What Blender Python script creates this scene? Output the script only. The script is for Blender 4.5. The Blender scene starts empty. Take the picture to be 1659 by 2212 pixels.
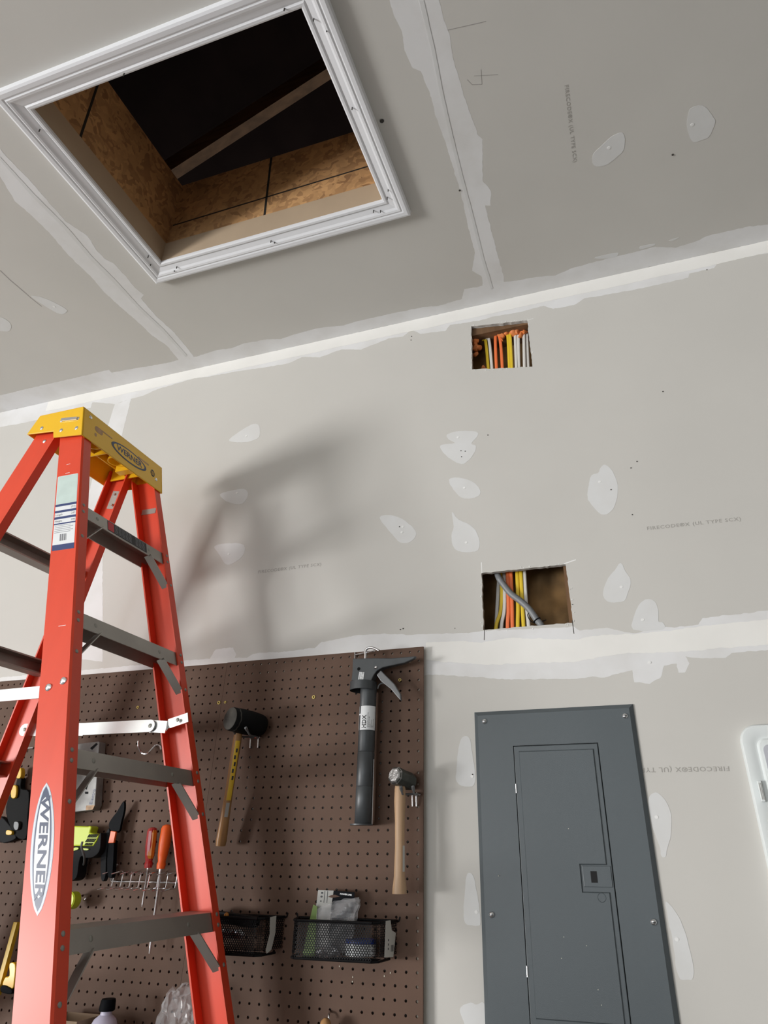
import bpy, bmesh, math, random
from mathutils import Vector, Matrix, noise, geometry
random.seed(7)
PI = math.pi
ZF = 1.72            # height of the pegboard's first hole row above the floor (metres)
CEIL = 1.2292 + ZF
scn = bpy.context.scene
COL = scn.collection

# ------------------------------------------------------------------ camera
cd = bpy.data.cameras.new('camera')
cam = bpy.data.objects.new('camera', cd); COL.objects.link(cam); scn.camera = cam
yaw, pitch, roll = -.3168, .5052, .0086
fw = Vector((math.sin(yaw)*math.cos(pitch), math.cos(yaw)*math.cos(pitch), math.sin(pitch)))
r0 = Vector((math.cos(yaw), -math.sin(yaw), 0)); u0 = r0.cross(fw)
rt = math.cos(roll)*r0 + math.sin(roll)*u0; up = rt.cross(fw)
m = Matrix((rt, up, -fw)).transposed().to_4x4()
m.translation = Vector((.5432, -1.719, -.4868+ZF))
cam.matrix_world = m
cd.sensor_fit = 'VERTICAL'; cd.sensor_height = 32.0; cd.sensor_width = 24.0
cd.lens = 1427.62/2212*32.0
cd.shift_x = -67.57/2212; cd.shift_y = -46.13/2212
cd.clip_start = .02

# ------------------------------------------------------------------ view, world, daylight
vs = scn.view_settings
vs.view_transform = 'Standard'; vs.look = 'None'; vs.exposure = 0.17; vs.gamma = 1.0; vs.use_curve_mapping = False
w = bpy.data.worlds.new('overcast_sky'); scn.world = w; w.use_nodes = True
w.node_tree.nodes['Background'].inputs[0].default_value = (.75, .87, 1.0, 1)
w.node_tree.nodes['Background'].inputs[1].default_value = 1.2

def area(name, loc, rot, sx, sy, power, col):
    l = bpy.data.lights.new(name, 'AREA'); l.shape = 'RECTANGLE'; l.size = sx; l.size_y = sy
    l.energy = power; l.color = col
    o = bpy.data.objects.new(name, l); COL.objects.link(o); o.location = loc; o.rotation_euler = rot
    return o
# daylight in the left doorway; an added fill light in the unseen front opening
area('doorway_daylight', (-5.98, -5.55, .70), (0, -PI/2, 0), 1.3, 2.7, 530, (1.0, .985, .965))
area('front_fill', (-1.5, -7.95, 1.1), (PI/2, 0, 0), 3.0, 1.9, 60, (.93, .97, 1.0))
#AREAS

# ------------------------------------------------------------------ materials
def mat(name, col, rough=.6, metal=0., noise_amt=0., scale=20., col2=None, stretch=(1, 1, 1), bump=0., bscale=None, spec=.5, coat=0., coat_rough=.1, trans=0., alpha=1.):
    mt = bpy.data.materials.new(name); mt.use_nodes = True
    nt = mt.node_tree; b = nt.nodes['Principled BSDF']
    b.inputs['Base Color'].default_value = (*col, 1); b.inputs['Roughness'].default_value = rough
    b.inputs['Metallic'].default_value = metal; b.inputs['Specular IOR Level'].default_value = spec
    b.inputs['Coat Weight'].default_value = coat; b.inputs['Coat Roughness'].default_value = coat_rough
    b.inputs['Transmission Weight'].default_value = trans; b.inputs['Alpha'].default_value = alpha
    if noise_amt > 0 or bump > 0:
        tc = nt.nodes.new('ShaderNodeTexCoord'); mp = nt.nodes.new('ShaderNodeMapping')
        mp.inputs['Scale'].default_value = stretch
        nt.links.new(tc.outputs['Object'], mp.inputs['Vector'])
        n = nt.nodes.new('ShaderNodeTexNoise'); n.inputs['Scale'].default_value = scale; n.inputs['Detail'].default_value = 6
        nt.links.new(mp.outputs[0], n.inputs['Vector'])
        if noise_amt > 0:
            rp = nt.nodes.new('ShaderNodeValToRGB')
            c2 = col2 if col2 else tuple(c*(1-noise_amt) for c in col)
            rp.color_ramp.elements[0].color = (*c2, 1); rp.color_ramp.elements[0].position = .35
            rp.color_ramp.elements[1].color = (*col, 1); rp.color_ramp.elements[1].position = .65
            nt.links.new(n.outputs['Fac'], rp.inputs[0]); nt.links.new(rp.outputs[0], b.inputs['Base Color'])
        if bump > 0:
            n2 = n
            if bscale:
                n2 = nt.nodes.new('ShaderNodeTexNoise'); n2.inputs['Scale'].default_value = bscale
                nt.links.new(mp.outputs[0], n2.inputs['Vector'])
            bp = nt.nodes.new('ShaderNodeBump'); bp.inputs['Strength'].default_value = bump; bp.inputs['Distance'].default_value = .002
            nt.links.new(n2.outputs['Fac'], bp.inputs['Height']); nt.links.new(bp.outputs[0], b.inputs['Normal'])
    return mt

PAPER = (.60, .585, .553); MUD = (.74, .745, .745)
M = {}
def drywall_mat(name, base):
    mt = mat(name, base, .85, spec=.2)
    nt = mt.node_tree; b = nt.nodes['Principled BSDF']
    tc = nt.nodes.new('ShaderNodeTexCoord')
    n = nt.nodes.new('ShaderNodeTexNoise'); n.inputs['Scale'].default_value = 2.2; n.inputs['Detail'].default_value = 3
    nt.links.new(tc.outputs['Object'], n.inputs['Vector'])
    rp = nt.nodes.new('ShaderNodeValToRGB')
    rp.color_ramp.elements[0].color = (*[c*.965 for c in base], 1); rp.color_ramp.elements[0].position = .3
    rp.color_ramp.elements[1].color = (*[c*1.02 for c in base], 1); rp.color_ramp.elements[1].position = .7
    nt.links.new(n.outputs['Fac'], rp.inputs[0])
    # small scattered specks and scuffs of the bare paper
    v = nt.nodes.new('ShaderNodeTexVoronoi'); v.inputs['Scale'].default_value = 9.; nt.links.new(tc.outputs['Object'], v.inputs['Vector'])
    sr = nt.nodes.new('ShaderNodeMath'); sr.operation = 'LESS_THAN'; sr.inputs[1].default_value = .016
    nt.links.new(v.outputs['Distance'], sr.inputs[0])
    sel = nt.nodes.new('ShaderNodeSeparateColor'); nt.links.new(v.outputs['Color'], sel.inputs[0])
    g = nt.nodes.new('ShaderNodeMath'); g.operation = 'GREATER_THAN'; g.inputs[1].default_value = .72
    nt.links.new(sel.outputs[0], g.inputs[0])
    mu = nt.nodes.new('ShaderNodeMath'); mu.operation = 'MULTIPLY'; nt.links.new(sr.outputs[0], mu.inputs[0]); nt.links.new(g.outputs[0], mu.inputs[1])
    mx = nt.nodes.new('ShaderNodeMixRGB'); mx.inputs[2].default_value = (.16, .15, .13, 1)
    nt.links.new(mu.outputs[0], mx.inputs[0]); nt.links.new(rp.outputs[0], mx.inputs[1])
    nt.links.new(mx.outputs[0], b.inputs['Base Color'])
    return mt
M['paper'] = drywall_mat('drywall_paper', PAPER)
def mud_mat(name, mud, thin):
    # joint compound: knife strokes leave it thinner here and there
    mt = mat(name, mud, .8, spec=.25)
    nt = mt.node_tree; b = nt.nodes['Principled BSDF']
    tc = nt.nodes.new('ShaderNodeTexCoord')
    n = nt.nodes.new('ShaderNodeTexNoise'); n.inputs['Scale'].default_value = 9; n.inputs['Detail'].default_value = 5
    nt.links.new(tc.outputs['Object'], n.inputs['Vector'])
    rp = nt.nodes.new('ShaderNodeValToRGB')
    c0 = tuple(a*thin + b_*(1-thin) for a, b_ in zip(PAPER, mud))
    rp.color_ramp.elements[0].color = (*c0, 1); rp.color_ramp.elements[0].position = .34
    rp.color_ramp.elements[1].color = (*mud, 1); rp.color_ramp.elements[1].position = .6
    nt.links.new(n.outputs['Fac'], rp.inputs[0]); nt.links.new(rp.outputs[0], b.inputs['Base Color'])
    return mt
M['mud'] = mud_mat('joint_compound', (.77, .77, .775), .35)
M['mud2'] = mud_mat('joint_compound_thick', (.85, .84, .81), .12)
M['patch'] = mud_mat('spot_compound', (.705, .71, .71), .35)
M['patchdot'] = mat('compound_dimple', (.83, .83, .82), .8)
M['gypsum'] = mat('gypsum_core', (.62, .60, .57), .95, noise_amt=.35, scale=60)
M['ink'] = mat('faded_print', (.38, .365, .34), .9)
M['pencil'] = mat('pencil_line', (.36, .34, .33), .9)
M['darkspot'] = mat('screw_hole', (.05, .045, .04), .9)
M['casing'] = mat('white_painted_moulding', (.80, .81, .84), .45)
M['jamb'] = mat('tan_fibreboard', (.47, .36, .25), .7, noise_amt=.06, scale=8)
M['concrete'] = mat('concrete_floor', (.17, .165, .16), .8, noise_amt=.2, scale=6)
M['room'] = mat('room_drywall', (.60, .58, .54), .9, noise_amt=.05, scale=2)
M['roomdark'] = mat('low_bounce_wall', (.22, .21, .20), .9, noise_amt=.05, scale=2)  # wall colour darkened to cut bounce light onto the ladder flanges
M['attic'] = mat('shaded_attic_sheathing', (.022, .012, .009), .9, noise_amt=.3, scale=5, spec=.05)  # near-black base colour stands in for the unlit attic's gloom

def osb_mat(name, base, dark):
    mt = mat(name, base, .75)
    nt = mt.node_tree; b = nt.nodes['Principled BSDF']
    tc = nt.nodes.new('ShaderNodeTexCoord')
    dn = nt.nodes.new('ShaderNodeTexNoise'); dn.inputs['Scale'].default_value = 14; nt.links.new(tc.outputs['Object'], dn.inputs['Vector'])
    mixv = nt.nodes.new('ShaderNodeMixRGB'); mixv.inputs[0].default_value = .18
    nt.links.new(tc.outputs['Object'], mixv.inputs[1]); nt.links.new(dn.outputs['Color'], mixv.inputs[2])
    v = nt.nodes.new('ShaderNodeTexVoronoi'); v.inputs['Scale'].default_value = 42
    nt.links.new(mixv.outputs[0], v.inputs['Vector'])
    sc = nt.nodes.new('ShaderNodeSeparateColor'); nt.links.new(v.outputs['Color'], sc.inputs[0])
    rp = nt.nodes.new('ShaderNodeValToRGB')
    rp.color_ramp.elements[0].color = (*dark, 1); rp.color_ramp.elements[0].position = 0.
    rp.color_ramp.elements[1].color = (*base, 1); rp.color_ramp.elements[1].position = .45
    e = rp.color_ramp.elements.new(.95); e.color = (*[min(1, c*1.35) for c in base], 1)
    nt.links.new(sc.outputs[0], rp.inputs[0])
    n = nt.nodes.new('ShaderNodeTexNoise'); n.inputs['Scale'].default_value = 5; n.inputs['Detail'].default_value = 8
    nt.links.new(tc.outputs['Object'], n.inputs['Vector'])
    r2 = nt.nodes.new('ShaderNodeValToRGB'); r2.color_ramp.elements[0].color = (*[c*.55 for c in base], 1); r2.color_ramp.elements[0].position = .38
    r2.color_ramp.elements[1].color = (*base, 1); r2.color_ramp.elements[1].position = .6
    nt.links.new(n.outputs['Fac'], r2.inputs[0])
    mx = nt.nodes.new('ShaderNodeMixRGB'); mx.inputs[0].default_value = .5
    nt.links.new(rp.outputs[0], mx.inputs[1]); nt.links.new(r2.outputs[0], mx.inputs[2]); nt.links.new(mx.outputs[0], b.inputs['Base Color'])
    return mt
M['osb'] = osb_mat('oriented_strand_board', (.56, .32, .14), (.20, .085, .035))
M['marker'] = mat('black_marker_line', (.02, .018, .016), .7)
M['lumber'] = mat('rough_lumber', (.27, .135, .06), .8, noise_amt=.35, scale=3, stretch=(1, 12, 12))
M['lumber_z'] = mat('stud_lumber', (.21, .11, .05), .8, noise_amt=.5, scale=3, stretch=(10, 10, 1.5))
M['cavity'] = mat('cavity_sheathing', (.30, .17, .06), .8, noise_amt=.6, scale=9)
M['orange'] = mat('orange_fibreglass', (.74, .066, .026), .37, noise_amt=.05, scale=30, stretch=(1, 1, .2), spec=.42, coat=.0)
M['orange_scuff'] = M['orange']
M['yellow'] = mat('yellow_plastic', (.86, .50, .012), .33, spec=.5)
M['alu'] = mat('dull_aluminium', (.42, .40, .37), .5, metal=.75, noise_amt=.15, scale=8)
M['zinc'] = mat('zinc_plated_steel', (.78, .80, .82), .25, metal=1.)
M['strap'] = mat('bright_steel_strap', (.86, .90, .92), .22, metal=.9)
M['chrome'] = mat('shiny_wire', (.75, .75, .77), .2, metal=1.)
M['rivet'] = mat('dull_rivet', (.30, .30, .27), .5, metal=.6)
M['label'] = mat('white_label', (.80, .82, .84), .3, spec=.5, coat=.5)
M['labelgreen'] = mat('faded_pale_green_label', (.58, .70, .66), .35, noise_amt=.08, scale=40)
M['navy'] = mat('navy_print', (.035, .055, .17), .4)
M['black'] = mat('black_print', (.02, .02, .025), .5)
M['grayprint'] = mat('grey_print', (.28, .29, .31), .5)
M['red'] = mat('red_print', (.55, .03, .04), .5)
M['logoblue'] = mat('logo_blue', (.014, .032, .095), .35)
M['logogray'] = mat('logo_silver_border', (.45, .52, .62), .35)
M['peg'] = mat('brown_hardboard', (.125, .074, .052), .62, noise_amt=.14, scale=7, spec=.2, bump=.1, bscale=300)
M['pegedge'] = mat('hardboard_edge', (.12, .06, .045), .9)
M['furring'] = mat('furring_strip', (.55, .5, .42), .9)
M['brass'] = mat('brass_eyelet', (.92, .74, .25), .3, metal=.2)
M['rubber'] = mat('black_rubber', (.009, .0095, .010), .6, spec=.08, noise_amt=.2, scale=20)
M['rubberface'] = mat('scuffed_rubber_face', (.07, .065, .055), .8, noise_amt=.6, scale=30, bump=.6)
M['hickory'] = mat('varnished_hickory', (.50, .27, .11), .4, noise_amt=.3, scale=5, stretch=(9, 9, .8))
M['paleash'] = mat('pale_ash_wood', (.56, .36, .21), .5, noise_amt=.35, scale=6, stretch=(9, 9, .6))
M['gunmetal'] = mat('grey_painted_metal', (.075, .082, .088), .42, metal=.2, noise_amt=.2, scale=15)
M['gunlight'] = mat('worn_grey_metal', (.16, .165, .17), .4, metal=.4)
M['hammerhead'] = mat('dark_hammer_steel', (.07, .075, .065), .5, metal=.5, noise_amt=.3, scale=20)
M['hammerface'] = mat('battered_bright_steel', (.55, .55, .55), .35, metal=.9, noise_amt=.5, scale=120, bump=1.)
M['panel'] = mat('grey_enamelled_steel', (.088, .105, .115), .38, metal=.0, spec=.5, noise_amt=.06, scale=3, bump=.12, bscale=900)
M['paneldark'] = mat('panel_gap_shadow_line', (.03, .035, .038), .6)
M['blackvoid'] = mat('black_recess', (.008, .008, .009), .8)
M['whiteplastic'] = mat('white_plastic_cover', (.74, .78, .78), .35)
M['lavender'] = mat('pale_grey_inner_cover', (.50, .51, .56), .4)
M['wire'] = mat('black_coated_wire', (.006, .006, .007), .4, spec=.15)
M['cable_y'] = mat('yellow_cable_jacket', (.80, .56, .03), .4)
M['cable_w'] = mat('white_cable_jacket', (.72, .70, .66), .45)
M['cable_o'] = mat('orange_cable_jacket', (.90, .20, .06), .4)
M['cable_g'] = mat('grey_cable_jacket', (.20, .21, .22), .45)
M['foam'] = mat('orange_expanding_foam', (.88, .27, .07), .6, noise_amt=.3, scale=40, bump=.3)
M['lime'] = mat('lime_green_plastic', (.55, .68, .03), .45)
M['darkplastic'] = mat('dark_grey_plastic', (.016, .017, .019), .6, spec=.1)
M['blackplastic'] = mat('black_plastic', (.004, .005, .007), .6, spec=.08)
M['orangegrip'] = mat('orange_plastic', (.85, .13, .015), .4)
M['orangehandle'] = mat('fluorescent_orange_handle', (.95, .13, .01), .4)
M['redclear'] = mat('red_amber_handle', (.42, .02, .02), .25, coat=.5)
M['amber'] = mat('amber_plastic', (.55, .20, .02), .25, coat=.5)
M['graybracket'] = mat('stained_pale_steel', (.34, .34, .33), .5, metal=.2, noise_amt=.35, scale=25)
M['rust'] = mat('rusty_corner', (.62, .42, .27), .8, noise_amt=.4, scale=60)
M['card'] = mat('grey_card', (.42, .42, .40), .7)
M['cardgreen'] = mat('green_card', (.16, .25, .06), .6)
M['tag'] = mat('paper_price_tag', (.55, .54, .50), .7)
M['bagfilm'] = mat('clear_plastic_film', (.72, .72, .74), .12, alpha=.24, bump=1., bscale=40)
M['foil'] = mat('shiny_wrapping', (.7, .7, .75), .25, metal=.9, bump=1., bscale=60)
M['bluetape'] = mat('blue_plastic', (.02, .05, .30), .4)
M['bottle'] = mat('pale_lilac_plastic', (.60, .58, .74), .35)
M['levelyellow'] = mat('yellow_level_body', (.70, .45, .02), .4)
M['cardboard'] = mat('brown_cardboard', (.35, .25, .17), .8)
M['dust'] = mat('dust_flakes', (.7, .66, .55), .9)

# ------------------------------------------------------------------ mesh helpers
def link(name, bm, mt, parent=None, root=None, smooth=False, bevel=0., recalc=True):
    """one mesh object; vertices are given in world space, stored relative to root"""
    if recalc: bmesh.ops.recalc_face_normals(bm, faces=bm.faces)
    off = Vector(root) if root is not None else Vector((0, 0, 0))
    if off.length: bmesh.ops.translate(bm, verts=bm.verts, vec=-off)
    me = bpy.data.meshes.new(name); bm.to_mesh(me); bm.free()
    for x in (mt if isinstance(mt, (list, tuple)) else [mt]): me.materials.append(x)
    o = bpy.data.objects.new(name, me); COL.objects.link(o)
    if smooth:
        for p in me.polygons: p.use_smooth = True
        try: me.set_sharp_from_angle(angle=math.radians(38))
        except Exception: pass
    if bevel:
        b = o.modifiers.new('bevel', 'BEVEL'); b.width = bevel; b.segments = 2; b.limit_method = 'ANGLE'
    if parent is not None: o.parent = parent
    elif off.length: o.location = off
    return o
class Thing:
    def __init__(s, name, label, cat, loc, group=None):
        s.o = bpy.data.objects.new(name, None); COL.objects.link(s.o); s.o.location = loc; s.loc = Vector(loc)
        s.o.empty_display_size = .05
        s.o['label'] = label; s.o['category'] = cat
        if group: s.o['group'] = group
    def part(s, name, bm, mt, smooth=False, bevel=0., label=None, under=None):
        if name in ('rivet', 'bolt', 'knee_brace', 'vents', 'nail_dots', 'dust_specks', 'eyelet', 'amber_slots'):      # every loose piece becomes a part of its own
            todo = set(bm.verts); out = []
            while todo:
                v0 = todo.pop(); isl = {v0}; st = [v0]
                while st:
                    for e in st.pop().link_edges:
                        for v in e.verts:
                            if v not in isl: isl.add(v); st.append(v)
                todo -= isl; out.append(isl)
            if len(out) > 1:
                for isl in out:
                    b2 = bmesh.new(); mp = {v: b2.verts.new(v.co) for v in isl}
                    for f in {f for v in isl for f in v.link_faces}: b2.faces.new([mp[v] for v in f.verts])
                    o = s.part({'vents': 'vent', 'nail_dots': 'nail_hole', 'dust_specks': 'dust_speck'}.get(name, name), b2, mt, smooth, bevel, label, under)
                bm.free(); return o
        o = link(name, bm, mt, under if under is not None else s.o, s.loc, smooth, bevel)
        if label: o['label'] = label
        return o
def tag(o, label, cat, group=None, kind=None):
    o['label'] = label; o['category'] = cat
    if group: o['group'] = group
    if kind: o['kind'] = kind
    return o
def structure(o, label=None):
    o['kind'] = 'structure'
    if label: o['label'] = label
    return o
def box(bm, a, b, mi=0):
    vs_ = [bm.verts.new((x, y, z)) for z in (a[2], b[2]) for y in (a[1], b[1]) for x in (a[0], b[0])]
    for q in ((0, 1, 3, 2), (4, 6, 7, 5), (0, 4, 5, 1), (1, 5, 7, 3), (3, 7, 6, 2), (2, 6, 4, 0)):
        f = bm.faces.new([vs_[i] for i in q]); f.material_index = mi
    return vs_
def hexa(bm, p, mi=0):
    """8 points: bottom loop then top loop"""
    v = [bm.verts.new(q) for q in p]
    for q in ((3, 2, 1, 0), (4, 5, 6, 7), (0, 1, 5, 4), (1, 2, 6, 5), (2, 3, 7, 6), (3, 0, 4, 7)):
        f = bm.faces.new([v[i] for i in q]); f.material_index = mi
def bar(bm, p, q, w_, t_, side=None, mi=0):
    """rectangular bar from p to q, width w_ along side, thickness t_"""
    p, q = Vector(p), Vector(q); d = (q-p).normalized()
    s = Vector(side) if side is not None else (Vector((0, 0, 1)) if abs(d.z) < .9 else Vector((1, 0, 0)))
    s = (s - d*s.dot(d)).normalized(); n = d.cross(s)
    o = [s*(a*w_/2)+n*(b*t_/2) for a, b in ((-1, -1), (1, -1), (1, 1), (-1, 1))]
    hexa(bm, [p+x for x in o]+[q+x for x in o], mi)
def ring_pts(c, u, v, r1, r2, n):
    return [c+u*(math.cos(2*PI*i/n)*r1)+v*(math.sin(2*PI*i/n)*r2) for i in range(n)]
def basis(d):
    d = Vector(d).normalized(); a = Vector((0, 0, 1)) if abs(d.z) < .9 else Vector((1, 0, 0))
    u = d.cross(a).normalized(); return u, d.cross(u).normalized()
def loft(bm, rings, cap0=True, cap1=True, mi=0, closed=True):
    prev = None; first = None
    for r in rings:
        vv = [bm.verts.new(p) for p in r]
        if prev:
            n = len(vv)
            for i in range(n if closed else n-1):
                f = bm.faces.new((prev[i], prev[(i+1) % n], vv[(i+1) % n], vv[i])); f.material_index = mi
        else: first = vv
        prev = vv
    if cap0: bm.faces.new(list(reversed(first))).material_index = mi
    if cap1: bm.faces.new(prev).material_index = mi
def lathe(bm, p, q, prof, n=20, mi=0, ang=0., cap0=True, cap1=True, sx=1., sy=1.):
    """prof: list of (t, r) along p->q"""
    p, q = Vector(p), Vector(q); u, v = basis(q-p)
    if ang: u, v = u*math.cos(ang)+v*math.sin(ang), v*math.cos(ang)-u*math.sin(ang)
    loft(bm, [ring_pts(p+(q-p)*t, u, v, r*sx, r*sy, n) for t, r in prof], cap0, cap1, mi)
def cyl(bm, p, q, r, n=16, mi=0): lathe(bm, p, q, ((0, r), (1, r)), n, mi)
def tube(bm, pts, r, n=8, mi=0, flat=1.):
    pts = [Vector(p) for p in pts]; rings = []; pu = None
    for i, p in enumerate(pts):
        d = (pts[min(i+1, len(pts)-1)]-pts[max(i-1, 0)]).normalized()
        if pu is None: u, v = basis(d)
        else:
            u = (pu-d*pu.dot(d)).normalized(); v = d.cross(u)
        pu = u; rr = r[i] if isinstance(r, (list, tuple)) else r
        rings.append(ring_pts(p, u, v, rr, rr*flat, n))
    loft(bm, rings, mi=mi)
def arc(pts, k=6):
    """Catmull-Rom through the points"""
    P = [Vector(p) for p in pts]; P = [P[0]*2-P[1]]+P+[P[-1]*2-P[-2]]; out = []
    for i in range(1, len(P)-2):
        for j in range(k):
            t = j/k; a, b, c, d = P[i-1:i+3]
            out.append(.5*((2*b)+(c-a)*t+(2*a-5*b+4*c-d)*t*t+(3*b-a-3*c+d)*t**3))
    out.append(P[-2]); return out
class Frame:
    """a flat sheet's own coordinates: origin, right, up; thickness grows along the normal"""
    def __init__(s, o, r, u):
        s.o = Vector(o); s.r = Vector(r).normalized(); s.u = Vector(u); s.u = (s.u-s.r*s.u.dot(s.r)).normalized(); s.n = s.r.cross(s.u)
    def __call__(s, x, y, z=0.): return s.o+s.r*x+s.u*y+s.n*z
WALLF = Frame((0, 0, 0), (1, 0, 0), (0, 0, 1))         # x right, y up, normal to the room (-y)
CEILF = Frame((0, 0, CEIL), (1, 0, 0), (0, -1, 0))     # normal down
def prism(bm, pts, fr, z0, z1, mi=0, mside=None):
    lo = [bm.verts.new(fr(x, y, z0)) for x, y in pts]; hi = [bm.verts.new(fr(x, y, z1)) for x, y in pts]
    n = len(pts)
    f1 = bm.faces.new(hi); f0 = bm.faces.new(list(reversed(lo))); f1.material_index = f0.material_index = mi
    for i in range(n):
        f = bm.faces.new((lo[i], lo[(i+1) % n], hi[(i+1) % n], hi[i])); f.material_index = mi if mside is None else mside
    f0.normal_update(); f1.normal_update(); bmesh.ops.triangulate(bm, faces=[f0, f1])
def rrect(x0, y0, x1, y1, r, k=5):
    out = []
    for cx, cy, a in ((x1-r, y1-r, 0), (x0+r, y1-r, 90), (x0+r, y0+r, 180), (x1-r, y0+r, 270)):
        for i in range(k+1):
            t = math.radians(a+90*i/k); out.append((cx+r*math.cos(t), cy+r*math.sin(t)))
    return out
def ellipse(cx, cy, a, b, n=32, rot=0.):
    return [(cx+a*math.cos(t)*math.cos(rot)-b*math.sin(t)*math.sin(rot), cy+a*math.cos(t)*math.sin(rot)+b*math.sin(t)*math.cos(rot)) for t in (2*PI*i/n for i in range(n))]
def text_bm(s, size, fr, x, y, rot=0., z=.0002, thick=.0002, align='CENTER', xs=1., mi=0, bm=None, spacing=1., bold=0.):
    """lettering laid into a frame; x, y is the anchor, rot turns it in the sheet"""
    cu = bpy.data.curves.new('lettering', 'FONT'); cu.body = s; cu.size = size; cu.align_x = align; cu.align_y = 'CENTER'
    cu.space_character = spacing; cu.offset = bold; cu.resolution_u = 2
    ob = bpy.data.objects.new('lettering', cu); COL.objects.link(ob)
    dg = bpy.context.evaluated_depsgraph_get(); me = ob.evaluated_get(dg).to_mesh()
    bm = bm or bmesh.new()
    ca, sa = math.cos(rot), math.sin(rot); vs_ = []
    for v in me.vertices:
        X, Y = v.co.x*xs, v.co.y
        vs_.append(bm.verts.new(fr(x+X*ca-Y*sa, y+X*sa+Y*ca, z)))
    for p in me.polygons:
        try: bm.faces.new([vs_[i] for i in p.vertices]).material_index = mi
        except ValueError: pass
    ob.evaluated_get(dg).to_mesh_clear(); bpy.data.objects.remove(ob); bpy.data.curves.remove(cu)
    return bm
def ragged(pts, step=.006, amp=.002, seed=0., closed=True):
    out = []; n = len(pts)
    for i in range(n if closed else n-1):
        a = Vector(pts[i]); b = Vector(pts[(i+1) % n]); L = (b-a).length; k = max(1, int(L/step))
        nrm = Vector((-(b-a).y, (b-a).x)).normalized() if L > 0 else Vector((0, 0))
        for j in range(k):
            p = a.lerp(b, j/k)
            d = noise.noise(Vector((p.x*60+seed, p.y*60, seed)))*amp + noise.noise(Vector((p.x*220+seed, p.y*220, 3.)))*amp*.6
            out.append((p.x+nrm.x*d, p.y+nrm.y*d))
    if not closed: out.append(tuple(pts[-1]))
    return out
def smooth_poly(pts, k=4):
    n = len(pts); out = []
    for i in range(n):
        a, b, c, d = [Vector(pts[(i+j-1) % n]) for j in range(4)]
        for j in range(k):
            t = j/k; q = .5*((2*b)+(c-a)*t+(2*a-5*b+4*c-d)*t*t+(3*b-a-3*c+d)*t**3); out.append((q.x, q.y))
    return out

# ================================================================== SETTING
wall_openings = [
    [(0.1808,2.8585),(0.3754,2.8314),(0.3770,2.6302),(0.1774,2.6676)],
    [(0.1786,1.9349),(0.4134,1.9333),(0.4159,1.7692),(0.1781,1.7702)]]
def plate_with_holes(outer, holes, fr, thick, seed=1.):
    bm = bmesh.new(); loops = []
    for pts, rag in [(outer, False)]+[(h, True) for h in holes]:
        q = ragged(pts, .007, .0022, seed) if rag else pts
        lo = [bm.verts.new(fr(x, y, 0)) for x, y in q]; hi = [bm.verts.new(fr(x, y, -thick)) for x, y in q]
        n = len(q); ef = []; eb = []
        for i in range(n):
            ef.append(bm.edges.new((lo[i], lo[(i+1) % n]))); eb.append(bm.edges.new((hi[i], hi[(i+1) % n])))
            f = bm.faces.new((lo[i], lo[(i+1) % n], hi[(i+1) % n], hi[i])); f.material_index = 1
        loops.append((ef, eb))
    for k in (0, 1):
        es = [e for l in loops for e in l[k]]
        bmesh.ops.triangle_fill(bm, edges=es, use_beauty=True)
    return bm
wall = structure(link('wall_back', plate_with_holes([(-6, 0), (2.6, 0), (2.6, CEIL), (-6, CEIL)], wall_openings, WALLF, .013), [M['paper'], M['gypsum']]),
                 'bare taped drywall wall')
HX0, HX1, HY0, HY1 = -.748, .042, -1.052, -.507
cb = bmesh.new()
def frame_plate(bm, fr, ox0, oy0, ox1, oy1, ix0, iy0, ix1, iy1, thick):
    for a, b in (((ox0, oy0), (ix0, oy1)), ((ix1, oy0), (ox1, oy1)), ((ix0, oy0), (ix1, iy0)), ((ix0, iy1), (ix1, oy1))):
        prism(bm, [a, (b[0], a[1]), b, (a[0], b[1])], fr, -thick, 0)
frame_plate(cb, CEILF, -6, 0, 2.6, 8, HX0-.024, -HY1-.024, HX1+.024, -HY0+.024, .016)
ceiling = structure(link('ceiling', cb, M['paper']), 'bare taped drywall ceiling')
fb = bmesh.new(); box(fb, (-6, -8, -.1), (2.6, .013, 0)); structure(link('floor', fb, M['concrete']))
# left wall with a doorway, front wall with an opening added for the fill, right wall
lb = bmesh.new()
box(lb, (-6.1, -8, 0), (-6, -6.95, CEIL)); box(lb, (-6.1, -4.15, 0), (-6, .013, CEIL)); box(lb, (-6.1, -6.95, 2.05), (-6, -4.15, CEIL))
structure(link('wall_left', lb, M['room']))
rb = bmesh.new(); box(rb, (2.6, -8, 0), (2.7, .013, CEIL)); structure(link('wall_right', rb, M['roomdark']))
qb = bmesh.new()
box(qb, (-6, -8.1, 0), (-3.0, -8, CEIL)); box(qb, (-3.0, -8.1, 2.05), (0, -8, CEIL)); box(qb, (0, -8.1, 0), (2.6, -8, CEIL))
structure(link('wall_front', qb, M['room']))

# ---- joint compound on the wall
sheet_n = [0]
def mud(name, pts, fr, parent, mt, seed, amp=.0022, lift=.0003, soft=True, thick=.0004):
    sheet_n[0] += 1
    q = ragged(smooth_poly(pts, 3) if soft else pts, .006, amp, seed)
    vv, ee, ff = geometry.delaunay_2d_cdt([Vector(p) for p in q], [], [list(range(len(q)))], 1, 1e-6)[:3]
    h = lift*.5+.0000113*sheet_n[0]; bm = bmesh.new(); vs_ = [bm.verts.new(fr(p.x, p.y, h)) for p in vv]
    for f in ff: bm.faces.new([vs_[i] for i in f])
    edge = [e for e in bm.edges if e.is_boundary]
    r = bmesh.ops.extrude_edge_only(bm, edges=edge)
    for v in (x for x in r['geom'] if isinstance(x, bmesh.types.BMVert)): v.co -= fr.n*(h-.00002)
    return link(name, bm, mt, parent)
def flip(l): return [(x, -y) for x, y in l]     # ceiling points (x, y) into the ceiling sheet's coordinates

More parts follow.
